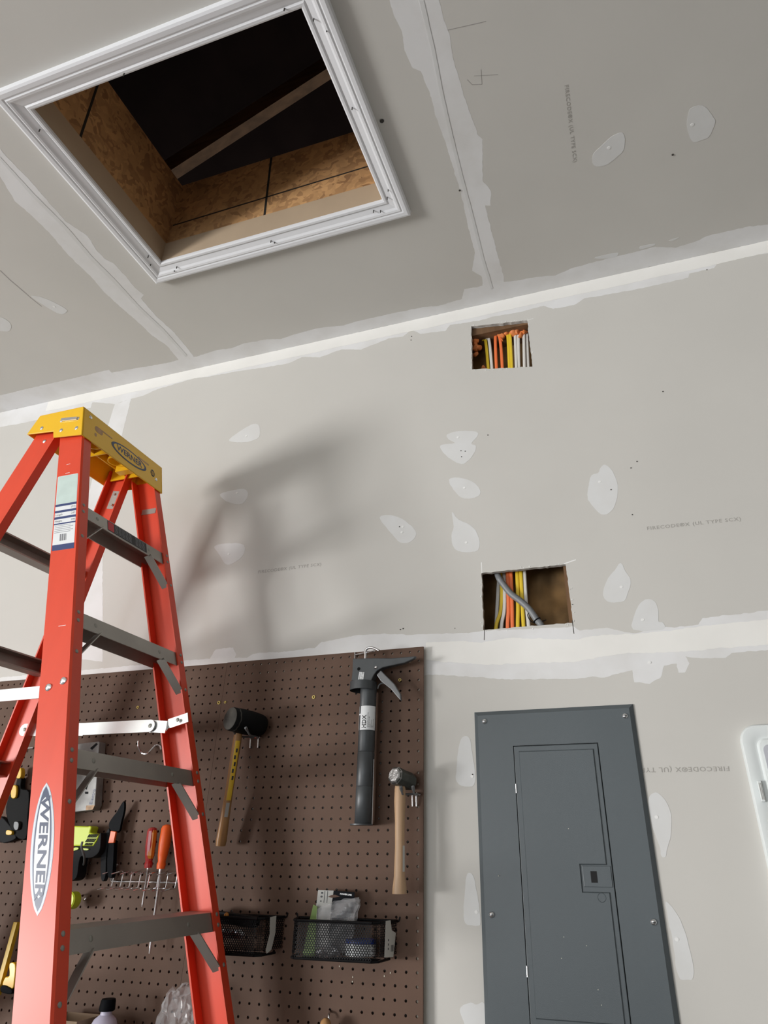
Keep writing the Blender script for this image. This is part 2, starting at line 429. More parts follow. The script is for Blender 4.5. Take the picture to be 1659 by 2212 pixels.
wall_band = [(-2.1020,2.8793),(-1.9399,2.8711),(-1.8505,2.8601),(-1.7066,2.8593),(-1.5612,2.8646),(-1.4750,2.8962),(-1.4032,2.8780),(-1.3267,2.8540),(-1.2489,2.8626),(-1.1868,2.8674),(-1.1218,2.8854),(-1.0181,2.8941),(-0.9543,2.9000),(-0.8886,2.8913),(-0.7812,2.8885),(-0.6245,2.8753),(-0.5329,2.8707),(-0.4762,2.8880),(-0.4012,2.8667),(-0.3156,2.8826),(-0.2347,2.8616),(-0.1716,2.8759),(-0.1269,2.8861),(-0.0714,2.8799),(-0.0417,2.9049),(-0.0046,2.8749),(0.0866,2.8630),(0.1041,2.8864),(0.2097,2.8763),(0.2594,2.8815),(0.3483,2.8752),(0.4345,2.8799),(0.4653,2.8581),(0.5343,2.8546),(0.5699,2.8735),(0.7222,2.8647),(0.7773,2.8643),(0.8967,2.8659),(0.9026,2.8827),(0.9776,2.8831),(0.9917,2.9055),(1.1368,2.8959),(1.2666,2.8900)]
mud('joint_tape', [(x, z) for x, z in wall_band]+[(wall_band[-1][0], CEIL-.0005), (-1.75, CEIL-.0005)], WALLF, wall, M['mud'], 1., soft=False)
core = [(-1.7+i*.09, CEIL-.052-.006*noise.noise(Vector((i*.7, 0, 5)))) for i in range(47)]
mud('joint_tape', core+[(core[-1][0], CEIL-.0004), (-1.7, CEIL-.0004)], WALLF, wall, M['mud2'], 2., soft=False, lift=.0012, amp=.0012)
ceil_band = [(-2.0149,-0.1042),(-1.8767,-0.0887),(-1.7352,-0.0718),(-1.6065,-0.0749),(-1.4365,-0.0831),(-1.3290,-0.0840),(-1.1933,-0.0753),(-1.0340,-0.0643),(-0.9814,-0.0684),(-0.9102,-0.0635),(-0.8138,-0.0732),(-0.7512,-0.0648),(-0.6927,-0.0741),(-0.5962,-0.0683),(-0.5428,-0.0542),(-0.4762,-0.0626),(-0.3775,-0.0655),(-0.2888,-0.0505),(-0.2257,-0.0559),(-0.1444,-0.0552),(-0.0630,-0.0541),(0.0233,-0.0509),(0.0734,-0.0399),(0.1604,-0.0477),(0.1809,-0.0890),(0.2245,-0.0864),(0.3171,-0.0814),(0.3727,-0.0725),(0.4318,-0.0689),(0.4891,-0.0572),(0.5522,-0.0730),(0.6199,-0.0762),(0.7010,-0.0788),(0.7602,-0.0798),(0.8100,-0.0815),(0.8707,-0.0584),(0.9345,-0.0651),(0.9681,-0.0770),(1.0872,-0.0759),(1.1407,-0.0662),(1.2448,-0.0669)]
mud('joint_tape', flip(ceil_band)+[(ceil_band[-1][0], .0005), (-1.75, .0005)], CEILF, ceiling, M['mud'], 3., soft=False)
seam_right = [(0.2436,-1.0336),(0.2341,-0.9982),(0.2338,-0.9592),(0.2407,-0.9257),(0.2324,-0.8839),(0.2396,-0.8408),(0.2556,-0.8264),(0.2612,-0.7731),(0.2598,-0.7049),(0.2637,-0.6232),(0.2637,-0.5348),(0.2645,-0.4585),(0.2551,-0.3173),(0.2527,-0.2322),(0.2263,-0.1613),(0.2519,-0.1278),(0.2378,-0.0371),(0.3017,-0.0284),(0.3222,-0.0992),(0.3215,-0.2105),(0.3219,-0.3181),(0.3233,-0.3966),(0.3379,-0.3920),(0.3513,-0.4408),(0.3350,-0.4796),(0.3622,-0.6046),(0.3540,-0.6197),(0.3483,-0.6807),(0.3426,-0.7472),(0.3422,-0.7835),(0.3400,-0.8463),(0.3474,-0.8821),(0.3427,-0.9183),(0.3422,-0.9637),(0.3465,-1.0008)]
mud('joint_tape', flip(seam_right), CEILF, ceiling, M['mud'], 4., soft=False)
seam_left = [(-0.9940,-1.0114),(-0.9940,-0.9185),(-1.0209,-0.8394),(-1.0132,-0.7801),(-1.0106,-0.7122),(-1.0180,-0.6456),(-1.0187,-0.5957),(-1.0147,-0.5252),(-1.0213,-0.4544),(-1.0157,-0.3828),(-1.0066,-0.3115),(-1.0016,-0.2170),(-0.9835,-0.1571),(-0.9887,-0.0824),(-0.9964,-0.0317),(-0.9306,-0.0111),(-0.9196,-0.0809),(-0.9141,-0.1491),(-0.9120,-0.2101),(-0.9212,-0.3021),(-0.9176,-0.3919),(-0.8966,-0.4014),(-0.9049,-0.4402),(-0.9001,-0.4891),(-0.9007,-0.5502),(-0.9149,-0.5731),(-0.9171,-0.6137),(-0.9033,-0.6670),(-0.9290,-0.7356),(-0.9231,-0.8707),(-0.9258,-0.9825),(-0.9252,-1.0726)]
mud('joint_tape', flip(seam_left), CEILF, ceiling, M['mud'], 5., soft=False)
ridge = [(-0.9515,-0.9584),(-0.9588,-0.8348),(-0.9538,-0.7108),(-0.9632,-0.5884),(-0.9595,-0.4817),(-0.9595,-0.3483),(-0.9505,-0.2274),(-0.9539,-0.0772),(-0.9419,-0.0821),(-0.9376,-0.2338),(-0.9471,-0.3540),(-0.9447,-0.4880),(-0.9490,-0.5940),(-0.9403,-0.7157),(-0.9460,-0.8390),(-0.9432,-0.9662)]
mud('tape_ridge', flip(ridge), CEILF, ceiling, M['patch'], 6., soft=False, lift=.0019, amp=.0008)
ridge = [(0.2988,-0.9775),(0.2955,-0.8748),(0.2862,-0.7614),(0.2803,-0.6596),(0.2751,-0.5312),(0.2732,-0.3850),(0.2668,-0.1999),(0.2678,-0.0616),(0.2768,-0.0655),(0.2755,-0.1971),(0.2813,-0.3824),(0.2839,-0.5284),(0.2886,-0.6570),(0.2942,-0.7589),(0.3041,-0.8721),(0.3089,-0.9743)]
mud('tape_ridge', flip(ridge), CEILF, ceiling, M['patch'], 7., soft=False, lift=.0019, amp=.0008)
wall_seam = [(-0.8635,1.7543),(-0.7624,1.7557),(-0.6962,1.7551),(-0.6750,1.7550),(-0.6587,1.7822),(-0.6282,1.7841),(-0.5974,1.7831),(-0.5825,1.7593),(-0.5875,1.7513),(-0.5460,1.7483),(-0.5257,1.7593),(-0.5009,1.7601),(-0.4342,1.7564),(-0.3237,1.7615),(-0.3027,1.7748),(-0.1930,1.7875),(-0.1150,1.7849),(-0.0441,1.7763),(0.1355,1.7662),(0.1729,1.7681),(0.4171,1.7580),(0.4300,1.7470),(0.4987,1.7483),(0.5584,1.7287),(0.6351,1.7375),(0.6652,1.7348),(0.7151,1.7374),(0.7286,1.7526),(0.8154,1.7550),(0.8768,1.7584),(0.9789,1.7634),(0.9526,1.6601),(0.8548,1.6623),(0.8101,1.6635),(0.7763,1.6617),(0.7610,1.6518),(0.7121,1.6543),(0.6716,1.6618),(0.6790,1.6444),(0.6647,1.6233),(0.6492,1.6243),(0.6499,1.6465),(0.6195,1.6430),(0.6076,1.6160),(0.5809,1.6022),(0.5441,1.6079),(0.5451,1.6369),(0.5171,1.6332),(0.4770,1.6233),(0.4485,1.6275),(0.4029,1.6258),(0.2393,1.6340),(0.1167,1.6503),(0.0273,1.6610)]
mud('joint_tape', [(-1.75, ZF+.03)]+[(x, z) for x, z in wall_seam]+[(-.2, ZF-.09), (-1.75, ZF-.06)], WALLF, wall, M['mud'], 8., soft=False)
wall_seam2 = [(0.0143,1.7492),(0.1193,1.7445),(0.1703,1.7365),(0.2460,1.7429),(0.4134,1.7241),(0.4838,1.7303),(0.5581,1.7264),(0.6510,1.7278),(0.7270,1.7328),(0.8716,1.7359),(0.9733,1.7411),(0.9580,1.6814),(0.8580,1.6763),(0.7576,1.6754),(0.6842,1.6732),(0.6204,1.6747),(0.5224,1.6798),(0.4074,1.6673),(0.3021,1.6725),(0.1803,1.6763),(0.0665,1.6918),(0.0142,1.7019)]
mud('joint_tape', wall_seam2, WALLF, wall, M['mud2'], 9., soft=False, lift=.001)
vs1 = [(-1.3267,2.8540),(-1.3292,2.7803),(-1.3301,2.7351),(-1.3337,2.6146),(-1.3325,2.4473),(-1.3172,2.3264),(-1.2741,2.1000),(-1.2178,1.7994),(-1.0766,1.7740),(-1.1667,2.0876),(-1.2353,2.3335),(-1.2388,2.4121),(-1.2387,2.4723),(-1.2452,2.6869),(-1.2469,2.7858),(-1.2489,2.8626)]
mud('joint_tape', vs1, WALLF, wall, M['mud'], 10., soft=False)

# the taped joints run on beyond the picture
def wob(x): return .008*noise.noise(Vector((x*3, 2, 7)))
def run(a, b, k=40): return [a+(b-a)*i/k for i in range(k+1)]
mud('joint_tape', [(x, CEIL-.085+wob(x)) for x in run(-5.95, -1.45)]+[(-1.45, CEIL-.0005), (-5.95, CEIL-.0005)], WALLF, wall, M['mud'], 12., soft=False)
mud('joint_tape', [(x, ZF-.075+wob(x)) for x in run(-5.95, -1.72)]+[(x, ZF+.045+wob(x+3)) for x in run(-1.72, -5.95)], WALLF, wall, M['mud'], 13., soft=False)
mud('joint_tape', [(x, .10+wob(x)) for x in run(-5.95, -1.3)]+[(-1.3, .0005), (-5.95, .0005)], CEILF, ceiling, M['mud'], 14., soft=False)
mud('joint_tape', [(-1.02+wob(y), y) for y in run(.93, 7.9)]+[(-.925+wob(y+5), y) for y in run(7.9, .93)], CEILF, ceiling, M['mud'], 15., soft=False)
mud('joint_tape', [(.235+wob(y), y) for y in run(.99, 7.9)]+[(.345+wob(y+5), y) for y in run(7.9, .99)], CEILF, ceiling, M['mud'], 16., soft=False)
mud('joint_tape', [(x, CEIL-.08+wob(x)) for x in run(wall_band[-1][0]-.01, 2.58, 16)]+[(2.58, CEIL-.0005), (wall_band[-1][0]-.01, CEIL-.0005)], WALLF, wall, M['mud'], 17., soft=False)
mud('joint_tape', [(x, ZF-.06+wob(x)) for x in run(1.0, 2.58, 16)]+[(x, ZF+.04+wob(x+3)) for x in run(2.58, 1.0, 16)], WALLF, wall, M['mud'], 18., soft=False)
mud('joint_tape', [(x, .075+wob(x)) for x in run(ceil_band[-1][0]-.01, 2.58, 16)]+[(2.58, .0005), (ceil_band[-1][0]-.01, .0005)], CEILF, ceiling, M['mud'], 19., soft=False)

wall_patches = [
    [(-0.7406,2.5650),(-0.6850,2.6012),(-0.6465,2.6150),(-0.6220,2.6013),(-0.6137,2.5528),(-0.6516,2.5392),(-0.7093,2.5479)],
    [(-0.7397,2.3363),(-0.6926,2.3443),(-0.6459,2.3421),(-0.6260,2.3219),(-0.6313,2.2960),(-0.6560,2.2832),(-0.7093,2.3045)],
    [(-0.7262,2.1367),(-0.6669,2.1396),(-0.6131,2.1254),(-0.6109,2.0868),(-0.6472,2.0637),(-0.6733,2.0669),(-0.7064,2.1093)],
    [(-0.1370,2.1561),(-0.1014,2.1591),(-0.0626,2.1419),(-0.0243,2.1032),(-0.0167,2.0793),(-0.0363,2.0593),(-0.0674,2.0622),(-0.0933,2.0930)],
    [(0.0853,2.4225),(0.1244,2.4282),(0.1817,2.4145),(0.1841,2.3954),(0.1643,2.3735),(0.1796,2.3596),(0.1658,2.3261),(0.1307,2.3025),(0.0840,2.3412),(0.0619,2.3784),(0.0717,2.3876),(0.1105,2.3854),(0.0915,2.4025)],
    [(0.0888,2.2549),(0.1201,2.2565),(0.1626,2.2355),(0.1858,2.2044),(0.1788,2.1820),(0.1365,2.1807),(0.1066,2.2105)],
    [(0.0960,2.1417),(0.1165,2.1124),(0.1573,2.0840),(0.1763,2.0435),(0.1719,2.0070),(0.1371,2.0040),(0.1024,2.0190),(0.0926,2.0612),(0.1010,2.0920)],
    [(0.5551,2.2266),(0.5728,2.2000),(0.5808,2.1526),(0.5693,2.1021),(0.5531,2.0753),(0.5347,2.0671),(0.5185,2.0768),(0.4950,2.1212),(0.5018,2.1657),(0.5136,2.1966),(0.5322,2.2012),(0.5408,2.2173)],
    [(0.5567,1.9197),(0.5662,1.8920),(0.5752,1.8681),(0.5666,1.8432),(0.5509,1.8146),(0.5244,1.8135),(0.5048,1.8209),(0.5011,1.8438),(0.5185,1.8810),(0.5392,1.9018)],
    [(0.6085,1.8141),(0.6243,1.8056),(0.6298,1.7834),(0.6249,1.7534),(0.6348,1.7494),(0.6319,1.7317),(0.5615,1.7379),(0.5714,1.7767),(0.5901,1.8059)],
    [(0.1119,1.4980),(0.1295,1.4948),(0.1367,1.4488),(0.1410,1.4049),(0.1327,1.3836),(0.1053,1.3857),(0.0918,1.3998),(0.0942,1.4279),(0.1005,1.4724)],
    [(0.1149,1.1988),(0.1292,1.1935),(0.1368,1.1561),(0.1417,1.1068),(0.1352,1.0984),(0.1195,1.0984),(0.1071,1.1032),(0.1030,1.1264),(0.1093,1.1743)],
    [(0.0920,0.9506),(0.1148,0.9601),(0.1267,0.9572),(0.1446,0.9594),(0.1451,0.9059),(0.1129,0.9038),(0.0931,0.9368)],
    [(0.5552,1.3633),(0.5684,1.3542),(0.5781,1.3364),(0.5812,1.3180),(0.5763,1.2890),(0.5678,1.2641),(0.5592,1.2464),(0.5567,1.2368),(0.5472,1.2368),(0.5471,1.2534),(0.5415,1.2783),(0.5373,1.3000),(0.5362,1.3369),(0.5398,1.3537)],
    [(0.5417,1.1528),(0.5501,1.1481),(0.5588,1.1353),(0.5678,1.1146),(0.5725,1.0911),(0.5751,1.0664),(0.5773,1.0406),(0.5716,1.0238),(0.5634,1.0212),(0.5478,1.0212),(0.5427,1.0421),(0.5440,1.0651),(0.5437,1.0996),(0.5413,1.1283)]]
for i, p in enumerate(wall_patches): mud('compound_patch', p, WALLF, wall, M['patch'], 20.+i, amp=.0013)
ceil_patches = [
    [(0.7253,-0.5085),(0.7321,-0.4863),(0.7265,-0.4553),(0.7021,-0.4357),(0.6758,-0.4239),(0.6452,-0.4336),(0.6462,-0.4683),(0.6730,-0.4888),(0.6990,-0.5069)],
    [(0.9291,-0.5219),(0.9575,-0.4811),(0.9628,-0.4603),(0.9508,-0.4268),(0.9341,-0.4221),(0.9102,-0.4224),(0.8972,-0.4499),(0.8918,-0.4790),(0.8951,-0.5123),(0.9012,-0.5234)],
    [(-1.2820,-0.5159),(-1.2536,-0.5052),(-1.2281,-0.4724),(-1.2101,-0.4306),(-1.2170,-0.4174),(-1.2381,-0.4117),(-1.2581,-0.4242),(-1.2748,-0.4782)],
    [(-1.4716,-0.4695),(-1.4619,-0.4474),(-1.4675,-0.4235),(-1.4996,-0.4007),(-1.5334,-0.4114),(-1.5715,-0.4233),(-1.5138,-0.4765)],
    [(0.6228,-0.0961),(0.6874,-0.0947),(0.6944,-0.0875),(0.6828,-0.0771),(0.6351,-0.0861)],
    [(0.7639,-0.0977),(0.8050,-0.0959),(0.8068,-0.0890),(0.7888,-0.0864),(0.7643,-0.0863)],
    [(0.8493,-0.0949),(0.8808,-0.0978),(0.8635,-0.0890)]]
for i, p in enumerate(ceil_patches): mud('compound_patch', flip(p), CEILF, ceiling, M['patch'], 50.+i, amp=.0012)
def dot(bm, x, y, r, fr, h=.0013, mi=0):
    prism(bm, ellipse(x, y, r, r*.85, 10), fr, 0, h, mi)
bm = bmesh.new()
for x, z in [(-0.6694,2.5664),(-0.6707,2.3303),(-0.6657,2.0998),(0.1212,2.4048),(0.1370,2.2176),(0.1372,2.0350),(-0.0623,2.0954),(-0.0597,2.1138),(0.5486,1.8531),(0.5879,1.7609),(0.5878,1.6532),(0.5328,2.1721),(0.1332,1.4060),(0.1330,1.1243),(0.5493,1.3132),(0.5528,1.0880)]: dot(bm, x, z, .0042, WALLF)
link('dimple_dots', bm, M['patchdot'], wall)
bm = bmesh.new()
for x, y in [(0.6891,-0.4753),(0.9050,-0.4758),(-1.2417,-0.4515)]: dot(bm, x, -y, .005, CEILF)
link('dimple_dots', bm, M['patchdot'], ceiling)
bm = bmesh.new()
for x, z in [(0.2186,2.3943),(0.1304,2.3524),(0.1438,2.3481),(0.1313,2.3299),(-0.0702,2.1153),(0.6235,2.2022),(0.6426,2.2203),(0.6061,2.0561),(-0.0395,2.8713),(-0.0411,2.8543),(0.7494,2.4437),(0.9554,2.8821),(0.5608,2.1418),(-0.0526,1.7943),(-0.0609,1.7923),(0.1345,1.4102)]: dot(bm, x, z, .0018, WALLF, .0016)
link('screw_specks', bm, M['darkspot'], wall)
bm = bmesh.new()
for (x, y), r in zip([(0.1185,-0.7366),(0.2634,-0.4703),(0.8570,-0.4003)], (.006, .003, .003)): dot(bm, x, -y, r, CEILF, .002)
link('screw_specks', bm, M['darkspot'], ceiling)
# ---- printed board marks
def print_on(parent, fr, p, q, s='FIRECODE\u00aeX (UL TYPE SCX)', h=.0140):
    p, q = Vector(p), Vector(q); L = (q-p).length; a = math.atan2(q.y-p.y, q.x-p.x)
    flat = Frame((0, 0, 0), (1, 0, 0), (0, 1, 0)); bm = text_bm(s, h, flat, 0, 0, spacing=1.15)
    xs_ = [v.co.x for v in bm.verts]; wd_ = max(xs_)-min(xs_); bm.free()
    bm = text_bm(s, h, fr, (p.x+q.x)/2, (p.y+q.y)/2, a, z=.0004, spacing=1.15, xs=L/wd_, bold=.00015)
    return link('printed_lettering', bm, M['ink'], parent, recalc=False)
a, b = [(0.6376,2.0095),(0.8685,2.0050)]; print_on(wall, WALLF, a, b)
a, b = [(-0.5448,2.0220),(-0.3249,2.0225)]; print_on(wall, WALLF, a, b)
a, b = [(0.7181,1.4088),(0.4751,1.4111)]; print_on(wall, WALLF, a, b)
a, b = [(0.5971,-0.6820),(0.5957,-0.4597)]; print_on(ceiling, CEILF, (a[0], -a[1]), (b[0], -b[1]))
def stroke(parent, fr, pts, w_=.0012, mt='pencil'):
    bm = bmesh.new()
    for a, b in zip(pts, pts[1:]):
        a, b = Vector(a), Vector(b); d = (b-a).normalized(); n = Vector((-d.y, d.x))*w_/2
        prism(bm, [tuple(a-n), tuple(b-n), tuple(b+n), tuple(a+n)], fr, 0, .0003)
    return link('pencil_mark', bm, M[mt], parent)
stroke(ceiling, CEILF, flip([(0.3446,-0.8968),(0.4355,-0.8876)])); stroke(ceiling, CEILF, flip([(0.3998,-0.7851),(0.3939,-0.7491),(0.3701,-0.7555),(0.3608,-0.7716)])); stroke(ceiling, CEILF, flip([(0.3796,-0.7751),(0.4379,-0.7601)]), .0009)
stroke(ceiling, CEILF, flip([(-1.2886,-0.6415),(-1.2910,-0.5972),(-1.2886,-0.5341)]), .004); stroke(ceiling, CEILF, flip([(-1.2886,-0.5341),(-1.2889,-0.5112),(-1.2847,-0.4651)]), .003)
stroke(wall, WALLF, [(0.1808,1.7738),(0.1782,1.7422)], .002, 'darkspot'); stroke(wall, WALLF, [(0.4142,1.7756),(0.4151,1.7397)], .002, 'darkspot')
stroke(wall, WALLF, [(-0.4763,2.9084),(-0.4684,2.9270)], .002, 'darkspot')
stroke(wall, WALLF, [(0.1799,1.9347),(0.1799,1.9672)], .0025, 'patchdot'); stroke(wall, WALLF, [(0.4087,1.9352),(0.4419,1.9434)], .003, 'patchdot'); stroke(wall, WALLF, [(0.3754,2.8314),(0.3961,2.8339)], .002, 'patchdot')
# white gypsum dust around the rough cuts
bm = bmesh.new()
for k in range(60):
    h_ = wall_openings[k % 2]; i = random.randrange(4); a = Vector(h_[i]); b = Vector(h_[(i+1) % 4]); p = a.lerp(b, random.random())
    c_ = (Vector(h_[0])+Vector(h_[2]))/2; p = p+(p-c_).normalized()*random.uniform(.001, .008)
    prism(bm, ellipse(p.x, p.y, random.uniform(.0008, .003), random.uniform(.0006, .0018), 6, random.random()*3), WALLF, 0, .0012)
link('plaster_specks', bm, M['patchdot'], wall)

# ---- inside of the wall behind the openings
bm = bmesh.new(); box(bm, (-.3, .105, ZF-.5), (1.0, .117, CEIL)); structure(link('wall_sheathing', bm, M['cavity']))
bm = bmesh.new(); box(bm, (.405, .0135, ZF-.5), (.443, .104, CEIL-.05)); structure(link('wall_stud', bm, M['lumber_z']))
bm = bmesh.new(); box(bm, (.10, .0135, ZF-.5), (.138, .104, CEIL-.05)); structure(link('wall_stud', bm, M['lumber_z']))
bm = bmesh.new(); box(bm, (-.3, .0135, 1.107+ZF), (.404, .1045, 1.145+ZF)); structure(link('wall_plate', bm, M['lumber_z']))
bm = bmesh.new(); box(bm, (.139, .075, .02+ZF), (.404, .1045, .058+ZF)); structure(link('wall_blocking', bm, M['lumber_z']))

# ---- the cables running down the wall cavity
def cable(lbl, col, y, ut, ub, lt_, lb_, r=.0030, flat=1.75):
    P_ = [Vector((p[0], y, p[2])) for p in (ut, ub, lt_, lb_)]
    hi = P_[0].copy(); hi.z = 1.106+ZF; lo = P_[3]+(P_[3]-P_[2])*.9; hi.x -= (P_[1].x-P_[0].x)*.3
    bm = bmesh.new(); tube(bm, arc([hi]+P_+[lo], 8), r, 8, flat=flat)
    return tag(link('electrical_cable', bm, M[col], smooth=True), lbl, 'cable', 'cables running through both wall openings')
for lbl, col, y, P_ in (
    ('yellow cable at the left side of the bundle', 'cable_y', .047, [(0.2146,0.0470,2.8538),(0.2231,0.0470,2.7114),(0.2267,0.0470,1.9445),(0.2022,0.0470,1.7858)]),
    ('white cable between the left yellow and the orange ones', 'cable_w', .045, [(0.2266,0.0450,2.8488),(0.2363,0.0450,2.7085),(0.2350,0.0450,1.9428),(0.2181,0.0450,1.7851)]),
    ('orange cable beside a white one, left of its pair', 'cable_o', .040, [(0.2587,0.0400,2.8400),(0.2532,0.0400,2.7044),(0.2454,0.0400,1.9425),(0.2364,0.0400,1.7834)]),
    ('orange cable beside the yellow pair, right of its pair', 'cable_o', .040, [(0.2668,0.0400,2.8378),(0.2733,0.0400,2.7054),(0.2554,0.0400,1.9427),(0.2498,0.0400,1.7835)]),
    ('yellow cable just right of the orange pair', 'cable_y', .040, [(0.2991,0.0400,2.8290),(0.2978,0.0400,2.7033),(0.2734,0.0400,1.9434),(0.2644,0.0400,1.7822)]),
    ('yellow cable between another yellow and a white one', 'cable_y', .040, [(0.3071,0.0400,2.8268),(0.3056,0.0400,2.7013),(0.2840,0.0400,1.9436),(0.2803,0.0400,1.7821)]),
    ('white cable right of the yellow pair', 'cable_w', .043, [(0.3258,0.0430,2.8243),(0.3209,0.0430,2.7019),(0.2936,0.0430,1.9465),(0.2937,0.0430,1.7831)])):
    cable(lbl, col, y, *P_)
a, b = [(0.2172,0.0620,1.9513),(0.2039,0.0620,1.8275)]; bm = bmesh.new(); a, b = Vector(a), Vector(b); tube(bm, [a+(a-b)*.6, a, b, b+(b-a)], .0030, 8, flat=1.75)
tag(link('electrical_cable', bm, M['cable_w'], smooth=True), 'white cable directly behind the yellow one at the left of the lower opening', 'cable', 'cables running through both wall openings')
for lbl, (a, b) in (('wide white cable beside the yellow pair in the upper opening', [(0.3359,0.0450,2.8233),(0.3286,0.0450,2.6816)]), ('white cable second from the right in the upper opening', [(0.3549,0.0450,2.8181),(0.3470,0.0450,2.6770)]), ('rightmost white cable in the upper opening', [(0.3646,0.0500,2.8198),(0.3587,0.0500,2.6781)])):
    a, b = Vector(a), Vector(b); bm = bmesh.new()
    tube(bm, arc([Vector((a.x, a.y, 1.106+ZF)), a, b, b+(b-a)*2+Vector((0, .02, 0)), b+(b-a)*5+Vector((0, .035, 0))], 6), .0030, 8, flat=1.75)
    tag(link('electrical_cable', bm, M['cable_w'], smooth=True), lbl, 'cable', 'white cables ending behind the upper opening')
g = [(0.2088,0.0240,1.9491),(0.2223,0.0240,1.9264),(0.2343,0.0240,1.9042),(0.2547,0.0240,1.8733),(0.2802,0.0240,1.8492),(0.3024,0.0240,1.8232),(0.3200,0.0240,1.7917),(0.3309,0.0240,1.7741)]
g[0] = (g[0][0], .06, g[0][2]+.02); g.append((g[-1][0]+.02, .05, g[-1][2]-.06))
bm = bmesh.new(); tube(bm, arc(g, 5), .0088, 12)
gc = Thing('grey_cable', 'thick grey cable slanting across the lower opening with a black tie', 'cable', g[-2])
gc.part('jacket', bm, M['cable_g'], smooth=True)
bm = bmesh.new(); c = Vector(g[6]); d = (Vector(g[7])-c).normalized(); u, v = basis(d)
tube(bm, [c+(u*math.cos(t)+v*math.sin(t))*.0100 for t in (2*PI*i/16 for i in range(17))], .0015, 6)
tube(bm, arc([(0.3011,0.0210,1.8158),(0.2966,0.0210,1.8058),(0.3041,0.0210,1.7896),(0.3199,0.0210,1.7844),(0.3349,0.0210,1.7868),(0.3451,0.0210,1.7897)], 4), .0013, 6)
gc.part('zip_tie', bm, M['blackplastic'], label='black zip tie')
# foam blobs under the top plate
bm = bmesh.new()
for (x, y, z), s in zip([(0.2543,0.0300,2.8410),(0.2661,0.0300,2.8463),(0.2762,0.0300,2.8223),(0.2784,0.0300,2.8028),(0.3013,0.0300,2.8345),(0.3203,0.0300,2.8271),(0.3350,0.0300,2.8294),(0.3447,0.0300,2.8078),(0.3516,0.0300,2.8143),(0.3581,0.0300,2.8378),(0.3603,0.0300,2.8245),(0.1873,0.0300,2.8251),(0.1894,0.0300,2.7928),(0.1959,0.0300,2.7890),(0.1834,0.0300,2.7631),(0.2101,0.0300,2.6991),(0.2886,0.0300,2.8401),(0.1818,0.0300,2.8096)], (.011, .013, .012, .008, .016, .016, .014, .010, .009, .012, .009, .013, .016, .012, .010, .009, .012, .012)):
    bmesh.ops.create_icosphere(bm, subdivisions=3, radius=s*.85, matrix=Matrix.Translation((x, y+.012, z)))
for v in bm.verts: v.co += Vector(noise.noise_vector(v.co*70))*.008
tag(link('expanding_foam', bm, M['foam'], smooth=True), 'lumpy orange expanding foam around the cables in the upper opening', 'foam', kind='stuff')

# ================================================================== ATTIC HATCH
ht = Thing('attic_hatch', 'open attic hatch with white moulded casing and strand board curb', 'hatch', ((HX0+HX1)/2, (HY0+HY1)/2, CEIL))
prof = [(0, 0), (0, .008), (.004, .011), (.010, .0115), (.014, .0085), (.018, .010), (.030, .013), (.036, .017), (.042, .0185), (.046, .0165), (.050, .019), (.060, .020), (.066, .018), (.067, 0)]
ix0, ix1, iy0, iy1 = -.743, .037, -1.0475, -.511
def casing_side(c0, c1, d0, d1):
    bm = bmesh.new()
    loft(bm, [[Vector((c0[0]+d0[0]*u_, c0[1]+d0[1]*u_, CEIL-t_)) for u_, t_ in prof], [Vector((c1[0]+d1[0]*u_, c1[1]+d1[1]*u_, CEIL-t_)) for u_, t_ in prof]])
    ht.part('casing', bm, M['casing'])
g_ = .0003
casing_side((ix0, iy1), (ix1, iy1), (-1, 1), (1, 1)); casing_side((ix1, iy1), (ix1, iy0), (1, 1), (1, -1))
casing_side((ix1, iy0), (ix0, iy0), (1, -1), (-1, -1)); casing_side((ix0, iy0), (ix0, iy1), (-1, -1), (-1, 1))
jz0, jz1, cz1 = CEIL-.007, CEIL+.086, CEIL+.40
def board(name, a, b, mt, lbl=None):
    bm = bmesh.new(); box(bm, a, b); return ht.part(name, bm, M[mt], label=lbl)
t_ = .005
board('jamb', (HX0-.012, HY0, jz0), (HX0+.003, HY1, jz1), 'jamb'); board('jamb', (HX1-.003, HY0, jz0), (HX1+.012, HY1, jz1), 'jamb')
board('jamb', (HX0+.003, HY1-.003, jz0), (HX1-.003, HY1+.012, jz1), 'jamb'); board('jamb', (HX0+.003, HY0-.012, jz0), (HX1-.003, HY0+.003, jz1), 'jamb')
o1 = .006
c1 = board('curb', (HX0-.016-o1, HY0-.02, jz1), (HX0-o1, HY1+.02, cz1), 'osb'); board('curb', (HX1+o1, HY0-.02, jz1), (HX1+.016+o1, HY1+.02, cz1), 'osb')
c2 = board('curb', (HX0-o1, HY1+o1, jz1), (HX1+o1, HY1+.016+o1, cz1), 'osb'); board('curb', (HX0-o1, HY0-.016-o1, jz1), (HX1+o1, HY0-o1, cz1), 'osb')
CF = Frame((0, HY1+o1, 0), (1, 0, 0), (0, 0, 1))
def mark(fr, pts, w_, under):
    bm = bmesh.new()
    for a, b in zip(pts, pts[1:]):
        a, b = Vector(a), Vector(b); d = (b-a).normalized(); n = Vector((-d.y, d.x))*w_/2
        prism(bm, [tuple(a-n), tuple(b-n), tuple(b+n), tuple(a+n)], fr, 0, .0004)
    ht.part('marker_line', bm, M['marker'], under=under)
mark(CF, [(-.745, CEIL+.185), (.03, CEIL+.193)], .006, c2); mark(CF, [(-.378, jz1), (-.392, cz1)], .008, c2)
SF = Frame((HX0-o1, 0, 0), (0, 1, 0), (0, 0, 1))
mark(SF, [(-.90, jz1), (-.915, cz1)], .008, c1)
bm = bmesh.new()
